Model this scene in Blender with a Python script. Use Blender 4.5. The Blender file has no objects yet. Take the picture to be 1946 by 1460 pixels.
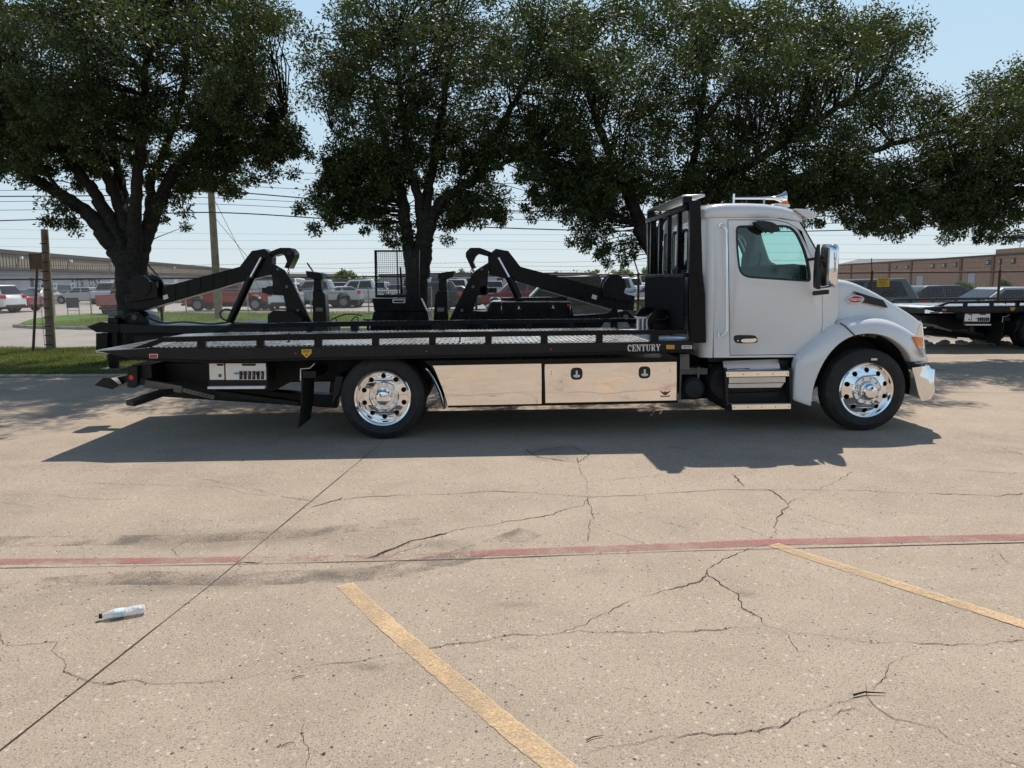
import bpy, bmesh, math, random
import numpy as np
from mathutils import Vector, Matrix, Euler
from mathutils.geometry import tessellate_polygon
R = math.radians
random.seed(7); rng = np.random.default_rng(11)
scene = bpy.context.scene
COL = scene.collection

# ------------------------------------------------------------------ camera
FPX, IW, IH = 1462.0, 1946.0, 1460.0
CAM = Vector((0.0, 0.0, 1.75))
PITCH, ROLL = 7.67, -0.45
CM = Euler((R(90 - PITCH), 0, 0)).to_matrix() @ Matrix.Rotation(R(ROLL), 3, 'Z')
cd = bpy.data.cameras.new('camera'); cam = bpy.data.objects.new('camera', cd); COL.objects.link(cam)
cd.sensor_width = 36.0; cd.lens = 36.0 * FPX / IW; cd.clip_end = 3000; cd.clip_start = 0.05
cam.matrix_world = Matrix.Translation(CAM) @ CM.to_4x4()
scene.camera = cam

# ------------------------------------------------------------------ sky, sun, exposure
SUN_EL, SUN_AZ = 53.0, 17.0            # azimuth measured from +Y towards +X
world = bpy.data.worlds.new('World'); scene.world = world; world.use_nodes = True
wn = world.node_tree.nodes; wl = world.node_tree.links
sky = wn.new('ShaderNodeTexSky'); sky.sky_type = 'NISHITA'; sky.sun_disc = False
sky.sun_elevation = R(SUN_EL); sky.sun_rotation = R(SUN_AZ); sky.altitude = 150
sky.air_density = 1.0; sky.dust_density = 0.3; sky.ozone_density = 1.3
wn['Background'].inputs['Strength'].default_value = 0.095
wtc = wn.new('ShaderNodeTexCoord'); wsx = wn.new('ShaderNodeSeparateXYZ'); wl.new(wtc.outputs['Generated'], wsx.inputs[0])
wmr = wn.new('ShaderNodeMapRange'); wmr.interpolation_type = 'SMOOTHERSTEP'; wl.new(wsx.outputs['Z'], wmr.inputs[0])
wmr.inputs[1].default_value = 0.20; wmr.inputs[2].default_value = 0.85; wmr.inputs[3].default_value = 0.9; wmr.inputs[4].default_value = 0.0
wmx = wn.new('ShaderNodeMix'); wmx.data_type = 'RGBA'; wl.new(wmr.outputs[0], wmx.inputs[0]); wl.new(sky.outputs[0], wmx.inputs[6]); 
wm2 = wn.new('ShaderNodeMapRange'); wl.new(wsx.outputs['Z'], wm2.inputs[0]); wm2.inputs[1].default_value = 0.0; wm2.inputs[2].default_value = 0.36
whz = wn.new('ShaderNodeMix'); whz.data_type = 'RGBA'; wl.new(wm2.outputs[0], whz.inputs[0]); whz.inputs[6].default_value = (6.2, 7.1, 7.6, 1); whz.inputs[7].default_value = (4.5, 6.7, 8.5, 1)
wl.new(whz.outputs[2], wmx.inputs[7])          # pale summer haze, the same all round the horizon
wl.new(wmx.outputs[2], wn['Background'].inputs['Color'])
sd = bpy.data.lights.new('sun', 'SUN'); sd.energy = 4.3; sd.angle = R(0.55); sd.color = (1.0, 0.92, 0.82)
sun = bpy.data.objects.new('sun', sd); COL.objects.link(sun)
tosun = Vector((math.sin(R(SUN_AZ)) * math.cos(R(SUN_EL)), math.cos(R(SUN_AZ)) * math.cos(R(SUN_EL)), math.sin(R(SUN_EL))))
sun.rotation_euler = tosun.to_track_quat('Z', 'Y').to_euler(); sun.location = tosun * 40
scene.view_settings.view_transform = 'Standard'; scene.view_settings.look = 'None'
scene.view_settings.exposure = 0.20; scene.view_settings.gamma = 1.0; scene.view_settings.use_curve_mapping = False
scene.cycles.max_bounces = 10; scene.cycles.transparent_max_bounces = 16
scene.cycles.sample_clamp_indirect = 8.0

# ------------------------------------------------------------------ photo pixel -> direction -> place
def ray(px, py):
    return CM @ Vector(((px - IW / 2) / FPX, (IH / 2 - py) / FPX, -1.0))
def G(px, py, z=0.0):                    # hits the horizontal plane at height z
    d = ray(px, py); t = (z - CAM.z) / d.z
    return CAM + d * t
def W(px, py, Y):                        # hits the vertical plane at distance Y
    d = ray(px, py); return CAM + d * (Y / d.y)
class Frame:                             # a vertical plane frame: origin, heading; local y points away
    def __init__(s, o, a):
        s.o = Vector(o); s.a = a; s.f = Vector((math.cos(a), math.sin(a), 0)); s.l = Vector((-math.sin(a), math.cos(a), 0))
    def T(s, px, py, d=0.0):
        r = ray(px, py); t = (d - (CAM - s.o).dot(s.l)) / r.dot(s.l)
        P = CAM + r * t
        return ((P - s.o).dot(s.f), P.z - s.o.z)
    def poly(s, pts, d=0.0): return [s.T(p[0], p[1], d) for p in pts]

# ------------------------------------------------------------------ mesh builder
class MB:
    def __init__(s): s.v = []; s.f = []
    def add(s, verts, faces):
        b = len(s.v); s.v += [tuple(p) for p in verts]; s.f += [tuple(i + b for i in f) for f in faces]; return s
    def hexa(s, p):                      # p: 8 points, bottom ring then top ring
        return s.add(p, [(0, 3, 2, 1), (4, 5, 6, 7), (0, 1, 5, 4), (1, 2, 6, 5), (2, 3, 7, 6), (3, 0, 4, 7)])
    def box(s, x0, x1, y0, y1, z0, z1):
        return s.hexa([(x0, y0, z0), (x1, y0, z0), (x1, y1, z0), (x0, y1, z0), (x0, y0, z1), (x1, y0, z1), (x1, y1, z1), (x0, y1, z1)])
    def bar(s, p, q, w, h, up=(0, 0, 1)):  # oriented box from p to q, w sideways, h along up
        p = Vector(p); q = Vector(q); d = (q - p).normalized(); u = Vector(up); sd = d.cross(u)
        if sd.length < 1e-4: sd = d.cross(Vector((0, 1, 0)))
        sd.normalize(); u = sd.cross(d).normalized(); a = sd * (w / 2); b = u * (h / 2)
        return s.hexa([p - a - b, p + a - b, q + a - b, q - a - b, p - a + b, p + a + b, q + a + b, q - a + b])
    def plate(s, poly, holes, fn, w0, w1):  # 2-D polygon with holes, extruded from w0 to w1 through fn(u,v,w)
        loops = [list(poly)] + [list(h) for h in holes]
        tris = tessellate_polygon([[Vector((u, v, 0)) for u, v in l] for l in loops])
        flat = [p for l in loops for p in l]; n = len(flat)
        vs = [fn(u, v, w0) for u, v in flat] + [fn(u, v, w1) for u, v in flat]
        fs = [tuple(t) for t in tris] + [tuple(i + n for i in reversed(t)) for t in tris]
        b = 0
        for l in loops:
            m = len(l)
            for i in range(m): fs.append((b + i, b + (i + 1) % m, b + (i + 1) % m + n, b + i + n))
            b += m
        return s.add(vs, fs)
    def prism(s, poly, y0, y1, holes=()):
        return s.plate(poly, holes, lambda u, v, w: (u, w, v), y0, y1)
    def tube(s, pts, r, n=8, cap=True):
        P = [Vector(p) for p in pts]; m = len(P); rs = r if isinstance(r, (list, tuple)) else [r] * m
        vs = []; pu = None
        for i in range(m):
            d = (P[min(i + 1, m - 1)] - P[max(i - 1, 0)])
            d = d.normalized() if d.length > 1e-9 else Vector((0, 0, 1))
            if pu is None:
                u = d.cross(Vector((0, 0, 1)))
                if u.length < 0.05: u = d.cross(Vector((1, 0, 0)))
            else: u = pu - d * pu.dot(d)
            u.normalize(); pu = u; w = d.cross(u)
            for k in range(n):
                a = 2 * math.pi * k / n; vs.append(P[i] + (u * math.cos(a) + w * math.sin(a)) * rs[i])
        fs = [(i * n + k, i * n + (k + 1) % n, (i + 1) * n + (k + 1) % n, (i + 1) * n + k) for i in range(m - 1) for k in range(n)]
        if cap: fs += [tuple(range(n - 1, -1, -1)), tuple((m - 1) * n + k for k in range(n))]
        return s.add(vs, fs)
    def lathe(s, prof, c=(0, 0, 0), n=32, axis='y', close=False):  # prof: (radius, along)
        vs = []; m = len(prof); cx, cy, cz = c
        for r, h in prof:
            for k in range(n):
                a = 2 * math.pi * k / n; p, q = r * math.cos(a), r * math.sin(a)
                vs.append((cx + p, cy + h, cz + q) if axis == 'y' else ((cx + p, cy + q, cz + h) if axis == 'z' else (cx + h, cy + p, cz + q)))
        fs = [(i * n + k, i * n + (k + 1) % n, (i + 1) * n + (k + 1) % n, (i + 1) * n + k) for i in range(m - 1) for k in range(n)]
        if close: fs += [tuple(range(n)), tuple((m - 1) * n + k for k in range(n))]
        return s.add(vs, fs)
    def loft(s, rings, closed=False, caps=False):
        n = len(rings[0]); m = len(rings); vs = [p for r in rings for p in r]; e = n if closed else n - 1
        fs = [(i * n + k, i * n + (k + 1) % n, (i + 1) * n + (k + 1) % n, (i + 1) * n + k) for i in range(m - 1) for k in range(e)]
        if caps: fs += [tuple(range(n)), tuple((m - 1) * n + k for k in range(n))]
        return s.add(vs, fs)
    def map(s, fn): s.v = [tuple(fn(*p)) for p in s.v]; return s
    def build(s, name, mat, parent=None, smooth=None, bevel=None, seg=2, solid=None, recalc=True, sub=0):
        me = bpy.data.meshes.new(name); me.from_pydata(s.v, [], s.f)
        if recalc:
            bm = bmesh.new(); bm.from_mesh(me); bmesh.ops.remove_doubles(bm, verts=bm.verts, dist=1e-5)
            bmesh.ops.recalc_face_normals(bm, faces=bm.faces); bm.to_mesh(me); bm.free()
        if mat: me.materials.append(mat)
        o = bpy.data.objects.new(name, me); COL.objects.link(o)
        if parent: o.parent = parent
        if solid:
            md = o.modifiers.new('solid', 'SOLIDIFY'); md.thickness = solid; md.offset = -1
        if bevel:
            md = o.modifiers.new('bevel', 'BEVEL'); md.width = bevel; md.segments = seg; md.limit_method = 'ANGLE'; md.angle_limit = R(32)
        if sub:
            md = o.modifiers.new('sub', 'SUBSURF'); md.levels = sub; md.render_levels = sub
        if smooth is not None or bevel or sub:
            me.shade_smooth(); me.set_sharp_from_angle(angle=R(smooth if smooth is not None else 38))
        return o

def tag(o, label=None, cat=None, group=None, kind=None):
    if label: o['label'] = label
    if cat: o['category'] = cat
    if group: o['group'] = group
    if kind: o['kind'] = kind
    return o
def empty(name, loc, rz=0.0):
    o = bpy.data.objects.new(name, None); COL.objects.link(o); o.location = loc; o.rotation_euler = (0, 0, rz); o.empty_display_size = 0.2
    return o
def share(src, name, parent, loc=None, rot=None):   # another copy of one mesh
    c = src.copy(); c.name = name; COL.objects.link(c); c.parent = parent
    if loc is not None: c.location = loc
    if rot is not None: c.rotation_euler = rot
    return c
def copy_tree(o, parent=None):
    c = o.copy(); COL.objects.link(c); c.parent = parent
    for ch in list(o.children): copy_tree(ch, c)
    return c
def text_mesh(body, size, shear=0.0, extrude=0.0, offset=0.0, space=1.0):
    cu = bpy.data.curves.new('lettering', 'FONT'); cu.body = body; cu.size = size; cu.shear = shear; cu.extrude = extrude
    cu.offset = offset; cu.space_character = space; cu.align_x = 'CENTER'; cu.align_y = 'CENTER'
    ob = bpy.data.objects.new('lettering', cu); me = bpy.data.meshes.new_from_object(ob)
    bpy.data.objects.remove(ob); bpy.data.curves.remove(cu)
    return me
# slab-serif lettering from strokes: each glyph is (width, [(x0,y0,x1,y1,thick), ...]) on a unit height
def _arc(cx, cy, rx, ry, a0, a1, t, n=10):
    P = [(cx + rx * math.cos(R(a0 + (a1 - a0) * i / n)), cy + ry * math.sin(R(a0 + (a1 - a0) * i / n))) for i in range(n + 1)]
    return [(P[i][0], P[i][1], P[i + 1][0], P[i + 1][1], t) for i in range(n)]
def glyph(c, b=0.17, h=0.09):
    w = 0.62; V = lambda x: (x, 0, x, 1, b); S = lambda x, y: (x - 0.15, y, x + 0.15, y, h)
    top, bot = 1 - h / 2, h / 2
    if c == 'C': return w, _arc(.33, .5, .25, .44, 50, 310, b) + [(.56, .62, .56, .95, h)]
    if c == 'E': return .58, [V(.17), (.03, top, .55, top, h), (.03, bot, .56, bot, h), (.17, .5, .42, .5, h), (.53, .7, .53, 1, h), (.54, 0, .54, .3, h), (.41, .38, .41, .62, h)]
    if c == 'N': return .74, [(.15, 0, .15, 1, h), (.6, 0, .6, 1, h), (.14, .97, .6, .05, b), S(.13, top), S(.6, top), S(.15, bot)]
    if c == 'T': return .64, [V(.32), (.02, top, .62, top, h), S(.32, bot), (.05, .7, .05, 1, h), (.59, .7, .59, 1, h)]
    if c == 'U': return .72, [(.17, .3, .17, 1, b), (.56, .3, .56, 1, h)] + _arc(.365, .3, .195, .26, 180, 360, h * 1.3) + [S(.17, top), S(.56, top)]
    if c == 'R': return .7, [V(.17), (.03, top, .4, top, h), (.17, .5, .4, .5, h)] + _arc(.38, .73, .17, .23, -90, 90, b * .8) + [(.36, .5, .56, .04, b), S(.17, bot), (.5, bot, .68, bot, h)]
    if c == 'Y': return .68, [(.34, 0, .34, .45, b), (.1, .98, .34, .42, b), (.58, .98, .34, .42, h), S(.12, top), S(.58, top), S(.34, bot)]
    if c == 'A': return .72, [(.08, 0, .36, 1, h), (.36, 1, .62, 0, b), (.18, .33, .54, .33, h), S(.1, bot), S(.6, bot)]
    if c == 'I': return .34, [V(.17), S(.17, top), S(.17, bot)]
    if c == 'M': return .92, [(.13, 0, .13, 1, h), (.77, 0, .77, 1, b), (.13, 1, .44, .1, b), (.44, .1, .77, 1, h), S(.12, top), S(.14, bot), S(.78, top), S(.78, bot)]
    return .4, []
def stroke_word(mb, word, x0, z0, width, height, y, thick=0.002, gap=0.08, bold=1.0):
    tot = sum(glyph(c)[0] + gap for c in word) - gap; k = width / tot; x = 0.0
    for c in word:
        w, st = glyph(c)
        for i, (a, b_, c_, d_, t) in enumerate(st):
            p = Vector((x0 + (x + a) * k, 0, z0 + b_ * height)); q = Vector((x0 + (x + c_) * k, 0, z0 + d_ * height))
            d = (q - p); n = Vector((-d.z, 0, d.x)).normalized() * (t * bold * height / 2); yy = y - thick - 0.00012 * i
            mb.add([(p - n)[:1] + (yy,) + (p - n)[2:], (q - n)[:1] + (yy,) + (q - n)[2:], (q + n)[:1] + (yy,) + (q + n)[2:], (p + n)[:1] + (yy,) + (p + n)[2:]], [(0, 1, 2, 3)])
        x += w + gap
# ------------------------------------------------------------------ materials
def nmat(name):
    m = bpy.data.materials.new(name); m.use_nodes = True
    return m, m.node_tree.nodes, m.node_tree.links, m.node_tree.nodes['Principled BSDF']
def ramp(n, stops, mode='LINEAR'):
    r = n.new('ShaderNodeValToRGB'); r.color_ramp.interpolation = mode
    while len(r.color_ramp.elements) > 1: r.color_ramp.elements.remove(r.color_ramp.elements[-1])
    for i, (p, c) in enumerate(stops):
        e = r.color_ramp.elements[0] if i == 0 else r.color_ramp.elements.new(p)
        e.position = p; e.color = (c[0], c[1], c[2], 1) if not isinstance(c, (int, float)) else (c, c, c, 1)
    return r
def mixc(n, l, fac, a, b, mode='MIX'):
    m = n.new('ShaderNodeMix'); m.data_type = 'RGBA'; m.blend_type = mode
    for s, v in ((m.inputs[0], fac), (m.inputs[6], a), (m.inputs[7], b)):
        if hasattr(v, 'is_linked') or hasattr(v, 'links'): l.new(v, s)
        elif isinstance(v, (int, float)): s.default_value = v
        else: s.default_value = (v[0], v[1], v[2], 1)
    return m.outputs[2]
def noise(n, l, scale, detail=4, rough=0.55, vec=None, dist=0.0):
    t = n.new('ShaderNodeTexNoise'); t.inputs['Scale'].default_value = scale; t.inputs['Detail'].default_value = detail
    t.inputs['Roughness'].default_value = rough; t.inputs['Distortion'].default_value = dist
    if vec: l.new(vec, t.inputs['Vector'])
    return t.outputs['Fac']
def objco(n): return n.new('ShaderNodeTexCoord').outputs['Object']
def mapped(n, l, vec, scale):
    m = n.new('ShaderNodeMapping'); m.inputs['Scale'].default_value = scale; l.new(vec, m.inputs['Vector']); return m.outputs[0]
def bump(n, l, p, h, strength, dist=0.01):
    b = n.new('ShaderNodeBump'); b.inputs['Strength'].default_value = strength; b.inputs['Distance'].default_value = dist
    l.new(h, b.inputs['Height']); l.new(b.outputs[0], p.inputs['Normal']); return b
def pm(name, col, rough=0.5, metal=0.0, var=0.12, vscale=6.0, bmp=0.0, bscale=40.0, coat=0.0, spec=0.5, rvar=0.1, dirt=None, emit=0.0):
    m, n, l, p = nmat(name); co = objco(n)
    f = noise(n, l, vscale, 5, 0.6, co)
    r = ramp(n, [(0.3, [max(0, c * (1 - var)) for c in col]), (0.7, [min(1, c * (1 + var)) for c in col])]); l.new(f, r.inputs[0])
    out = r.outputs[0]
    if dirt:
        f2 = noise(n, l, vscale * 0.6, 6, 0.7, co, 0.4); r2 = ramp(n, [(0.5, 0.0), (0.72, 1.0)]); l.new(f2, r2.inputs[0])
        out = mixc(n, l, r2.outputs[0], out, dirt)
    l.new(out, p.inputs['Base Color'])
    p.inputs['Metallic'].default_value = metal; p.inputs['Coat Weight'].default_value = coat; p.inputs['Coat Roughness'].default_value = 0.04
    p.inputs['Specular IOR Level'].default_value = spec
    f3 = noise(n, l, vscale * 2.3, 4, 0.6, co); mr = n.new('ShaderNodeMapRange'); l.new(f3, mr.inputs[0])
    mr.inputs[1].default_value = 0.3; mr.inputs[2].default_value = 0.7
    mr.inputs[3].default_value = max(0.01, rough * (1 - rvar)); mr.inputs[4].default_value = min(1, rough * (1 + rvar)); l.new(mr.outputs[0], p.inputs['Roughness'])
    if bmp: bump(n, l, p, noise(n, l, bscale, 4, 0.6, co), bmp)
    if emit:
        l.new(out, p.inputs['Emission Color']); p.inputs['Emission Strength'].default_value = emit
    return m
def glass(name, tint, gloss=0.02, refl=1.0):
    m = bpy.data.materials.new(name); m.use_nodes = True; n = m.node_tree.nodes; l = m.node_tree.links; n.clear()
    o = n.new('ShaderNodeOutputMaterial'); mx = n.new('ShaderNodeMixShader'); tr = n.new('ShaderNodeBsdfTransparent'); gl = n.new('ShaderNodeBsdfGlossy')
    fr = n.new('ShaderNodeFresnel'); fr.inputs[0].default_value = 1.5
    tr.inputs[0].default_value = (*tint, 1); gl.inputs[0].default_value = (refl, refl, refl, 1); gl.inputs['Roughness'].default_value = gloss
    l.new(fr.outputs[0], mx.inputs[0]); l.new(tr.outputs[0], mx.inputs[1]); l.new(gl.outputs[0], mx.inputs[2]); l.new(mx.outputs[0], o.inputs[0])
    return m

M = {}
M['white'] = pm('white_paint', (0.80, 0.79, 0.785), 0.14, var=0.015, coat=0.8, vscale=2.0)
M['black'] = pm('black_gloss_steel', (0.005, 0.0052, 0.0065), 0.24, var=0.25, coat=0.0, spec=0.22, vscale=3.0, rvar=0.4)
M['blackm'] = pm('black_satin_steel', (0.010, 0.010, 0.011), 0.42, var=0.3, vscale=4.0, dirt=(0.022, 0.02, 0.018), spec=0.3)
M['plastic'] = pm('black_plastic', (0.015, 0.015, 0.016), 0.55, var=0.2, bmp=0.05, bscale=120)
M['under'] = pm('underbody_black', (0.010, 0.010, 0.011), 0.65, var=0.3, dirt=(0.03, 0.027, 0.023))
M['rubber'] = pm('tyre_rubber', (0.013, 0.013, 0.014), 0.7, var=0.25, vscale=9, bmp=0.08, bscale=60, dirt=(0.035, 0.032, 0.028))
M['chrome'] = pm('chrome', (0.86, 0.86, 0.87), 0.05, 1.0, var=0.02)
M['alum'] = pm('aluminium', (0.62, 0.63, 0.65), 0.33, 1.0, var=0.08, vscale=9, bmp=0.05, bscale=90)
M['deck'] = pm('deck_aluminium', (0.50, 0.52, 0.54), 0.30, 1.0, var=0.10, vscale=4, rvar=0.3, dirt=(0.4, 0.41, 0.42))
M['grey'] = pm('grey_steel', (0.16, 0.155, 0.145), 0.5, 0.3, var=0.2, dirt=(0.09, 0.075, 0.06))
M['rod'] = pm('polished_rod', (0.75, 0.76, 0.78), 0.14, 1.0, var=0.04)
M['interior'] = pm('cab_trim_grey', (0.16, 0.16, 0.155), 0.75, var=0.1, bmp=0.05, bscale=200)
M['interior_d'] = pm('cab_trim_dark', (0.022, 0.022, 0.024), 0.7, var=0.2)
M['amber'] = pm('amber_lens', (0.85, 0.22, 0.02), 0.15, var=0.12, vscale=60, coat=0.6)
M['red'] = pm('red_lens', (0.55, 0.02, 0.02), 0.15, var=0.1, vscale=40, coat=0.6)
M['clear'] = pm('clear_lens', (0.62, 0.62, 0.62), 0.1, 0.4, var=0.15, vscale=50, coat=0.8)
M['decal_w'] = pm('decal_cream', (0.80, 0.74, 0.66), 0.4, var=0.03)
M['decal_k'] = pm('decal_black', (0.01, 0.01, 0.01), 0.4, var=0.05)
M['decal_r'] = pm('decal_red', (0.42, 0.02, 0.03), 0.35, var=0.05)
M['maroon'] = pm('maroon_mirror', (0.10, 0.03, 0.03), 0.2, 0.5, var=0.2)
M['decal_y'] = pm('decal_yellow', (0.72, 0.46, 0.03), 0.45, var=0.06)
M['blue'] = pm('blue_knob', (0.03, 0.28, 0.6), 0.4, var=0.05)
M['panelw'] = pm('panel_aluminium', (0.72, 0.73, 0.74), 0.35, 0.6, var=0.05)
M['glass'] = glass('teal_glass', (0.80, 0.96, 0.93))
M['glass_dark'] = glass('dark_glass', (0.10, 0.13, 0.14))
M['carglass'] = pm('car_glass', (0.012, 0.016, 0.019), 0.08, 0.0, var=0.1, spec=0.4)
M['dull'] = pm('dull_black', (0.006, 0.006, 0.0075), 0.6, var=0.3, spec=0.06)
# polished stainless with the slight waviness of sheet metal
def stainless():
    m, n, l, p = nmat('mirror_stainless'); co = objco(n)
    p.inputs['Base Color'].default_value = (0.95, 0.91, 0.86, 1); p.inputs['Metallic'].default_value = 1; p.inputs['Roughness'].default_value = 0.035
    bump(n, l, p, noise(n, l, 1.7, 2, 0.5, mapped(n, l, co, (0.5, 1, 1.6))), 0.3, 0.02)
    return m
M['mirror'] = stainless()

def concrete():
    m, n, l, p = nmat('old_concrete'); co = objco(n)
    big = noise(n, l, 0.22, 5, 0.6, co); mid = noise(n, l, 1.4, 6, 0.65, co, 0.3); fine = noise(n, l, 130, 3, 0.7, co)
    c1 = ramp(n, [(0.32, (0.282, 0.222, 0.170)), (0.52, (0.352, 0.280, 0.212)), (0.72, (0.412, 0.330, 0.252))]); l.new(big, c1.inputs[0])
    r2 = ramp(n, [(0.30, 0.0), (0.50, 0.45), (0.72, 1.0)]); l.new(mid, r2.inputs[0])
    c = mixc(n, l, r2.outputs[0], c1.outputs[0], (0.430, 0.346, 0.265))
    # grey worn patches
    gp = noise(n, l, 0.55, 7, 0.7, mapped(n, l, co, (0.6, 1.4, 1)), 0.6); g2 = ramp(n, [(0.55, 0.0), (0.70, 0.6)]); l.new(gp, g2.inputs[0])
    c = mixc(n, l, g2.outputs[0], c, (0.245, 0.208, 0.172))
    # fine sand
    fr = ramp(n, [(0.25, 0.60), (0.5, 1.0), (0.75, 1.38)]); l.new(fine, fr.inputs[0])
    c = mixc(n, l, 1.0, c, fr.outputs[0], 'MULTIPLY')
    # exposed aggregate: pale pebbles and dark pits
    def specks(scale, lo, hi, seedoff):
        v = n.new('ShaderNodeTexVoronoi'); v.inputs['Scale'].default_value = scale; v.inputs['Randomness'].default_value = 1.0
        mp = n.new('ShaderNodeMapping'); mp.inputs['Location'].default_value = (seedoff, seedoff * 2, 0); l.new(co, mp.inputs[0]); l.new(mp.outputs[0], v.inputs['Vector'])
        s = n.new('ShaderNodeSeparateColor'); l.new(v.outputs['Color'], s.inputs[0])
        a = ramp(n, [(lo, 0.0), (hi, 1.0)]); l.new(s.outputs[0], a.inputs[0])
        d = ramp(n, [(0.22, 1.0), (0.42, 0.0)]); l.new(v.outputs['Distance'], d.inputs[0])
        mt = n.new('ShaderNodeMath'); mt.operation = 'MULTIPLY'; l.new(a.outputs[0], mt.inputs[0]); l.new(d.outputs[0], mt.inputs[1])
        return mt.outputs[0]
    c = mixc(n, l, specks(95, 0.50, 0.56, 3.1), c, (0.165, 0.136, 0.110))
    c = mixc(n, l, specks(70, 0.62, 0.68, 9.7), c, (0.455, 0.39, 0.315))
    c = mixc(n, l, specks(40, 0.90, 0.93, 17.3), c, (0.52, 0.46, 0.385))
    c = mixc(n, l, specks(44, 0.965, 0.975, 5.9), c, (0.07, 0.06, 0.052))
    l.new(c, p.inputs['Base Color']); p.inputs['Roughness'].default_value = 0.85; p.inputs['Specular IOR Level'].default_value = 0.25
    bump(n, l, p, fine, 0.35, 0.004)
    return m
M['concrete'] = concrete()
def worn_paint(name, col, lo, hi, scale=3.0, under=(0.34, 0.29, 0.24)):
    m, n, l, p = nmat(name); co = objco(n)
    a = noise(n, l, scale, 8, 0.75, co, 0.4); f = noise(n, l, 90, 3, 0.7, co)
    mt = n.new('ShaderNodeMath'); mt.operation = 'MULTIPLY_ADD'; l.new(f, mt.inputs[0]); mt.inputs[1].default_value = 0.55; l.new(a, mt.inputs[2])
    r = ramp(n, [(lo, 0.0), (hi, 1.0)]); l.new(mt.outputs[0], r.inputs[0]); l.new(r.outputs[0], p.inputs['Alpha'])
    cr = ramp(n, [(0.3, [c * 0.75 for c in col]), (0.7, col)]); l.new(f, cr.inputs[0]); l.new(cr.outputs[0], p.inputs['Base Color'])
    p.inputs['Roughness'].default_value = 0.75; p.inputs['Specular IOR Level'].default_value = 0.2
    return m
M['redpaint'] = worn_paint('worn_red_paint', (0.46, 0.185, 0.175), 0.60, 1.02, 2.2)
M['redfaint'] = worn_paint('faded_red_paint', (0.44, 0.22, 0.20), 0.74, 1.20, 2.2)
M['yelpaint'] = worn_paint('worn_yellow_paint', (0.76, 0.535, 0.31), 0.52, 0.98, 2.6)
M['crack'] = pm('crack_dirt', (0.05, 0.043, 0.037), 0.95, var=0.35, vscale=30, spec=0.1)
M['stain'] = worn_paint('dark_stain', (0.185, 0.163, 0.138), 0.62, 1.25, 1.7)
def _soft():
    m = M['stain']; n = m.node_tree.nodes; l = m.node_tree.links; p = n['Principled BSDF']
    tc = n.new('ShaderNodeTexCoord'); vm = n.new('ShaderNodeVectorMath'); vm.operation = 'SUBTRACT'; vm.inputs[1].default_value = (.5, .5, 0); l.new(tc.outputs['Generated'], vm.inputs[0])
    mp = n.new('ShaderNodeMapping'); mp.inputs['Scale'].default_value = (1, 1, 0); l.new(vm.outputs[0], mp.inputs[0]); ln_ = n.new('ShaderNodeVectorMath'); ln_.operation = 'LENGTH'; l.new(mp.outputs[0], ln_.inputs[0])
    r = ramp(n, [(0.10, 0.5), (0.46, 0.0)]); l.new(ln_.outputs['Value'], r.inputs[0]); a = p.inputs['Alpha'].links[0].from_socket
    mu = n.new('ShaderNodeMath'); mu.operation = 'MULTIPLY'; l.new(a, mu.inputs[0]); l.new(r.outputs[0], mu.inputs[1]); l.new(mu.outputs[0], p.inputs['Alpha'])
_soft()
M['tyremark'] = worn_paint('tyre_mark', (0.22, 0.188, 0.155), 0.74, 2.2, 2.0)
M['kerb'] = pm('kerb_concrete', (0.36, 0.33, 0.29), 0.85, var=0.2, vscale=3, bmp=0.2, bscale=50, dirt=(0.17, 0.15, 0.13), spec=0.2)
M['road'] = pm('pale_road', (0.34, 0.305, 0.275), 0.85, var=0.12, vscale=0.5, bmp=0.1, bscale=30, dirt=(0.26, 0.235, 0.21), spec=0.2)
M['soil'] = pm('grass_soil', (0.075, 0.088, 0.028), 0.95, var=0.4, vscale=2.0, bmp=0.4, bscale=30, dirt=(0.12, 0.095, 0.06), spec=0.1)
M['lawn'] = pm('lawn_green', (0.085, 0.16, 0.03), 0.95, var=0.3, vscale=1.2, bmp=0.5, bscale=25, dirt=(0.12, 0.17, 0.045), spec=0.1)
M['farland'] = pm('far_ground', (0.30, 0.275, 0.24), 0.9, var=0.2, vscale=0.05, dirt=(0.20, 0.19, 0.15), spec=0.1)
M['rock'] = pm('pale_rock', (0.46, 0.41, 0.35), 0.85, var=0.3, vscale=3, bmp=0.5, bscale=12, spec=0.2)
def leafmat(name, a, b, trans=0.30, rough=0.38, tcol=(0.18, 0.26, 0.03)):
    m = bpy.data.materials.new(name); m.use_nodes = True; n = m.node_tree.nodes; l = m.node_tree.links; p = n['Principled BSDF']; o = n['Material Output']
    g = n.new('ShaderNodeNewGeometry'); r = ramp(n, [(0.0, a), (0.6, b), (0.93, [b[0] * 1.5, b[1] * 1.4, b[2]]), (1.0, (0.13, 0.10, 0.03))]); l.new(g.outputs['Random Per Island'], r.inputs[0])
    l.new(r.outputs[0], p.inputs['Base Color']); p.inputs['Roughness'].default_value = rough; p.inputs['Specular IOR Level'].default_value = 0.35
    t = n.new('ShaderNodeBsdfTranslucent'); t.inputs[0].default_value = (*tcol, 1); mx = n.new('ShaderNodeMixShader'); mx.inputs[0].default_value = trans
    l.new(p.outputs[0], mx.inputs[1]); l.new(t.outputs[0], mx.inputs[2]); l.new(mx.outputs[0], o.inputs[0])
    return m
M['leaf'] = leafmat('oak_leaf', (0.020, 0.034, 0.013), (0.040, 0.062, 0.020), 0.14, 0.55, (0.14, 0.19, 0.025))
M['leaf_far'] = leafmat('far_leaf', (0.05, 0.085, 0.028), (0.095, 0.14, 0.045), 0.25, 0.5)
M['blade'] = leafmat('grass_blade', (0.05, 0.070, 0.018), (0.11, 0.13, 0.038), 0.3, 0.6, (0.24, 0.28, 0.05))
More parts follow.
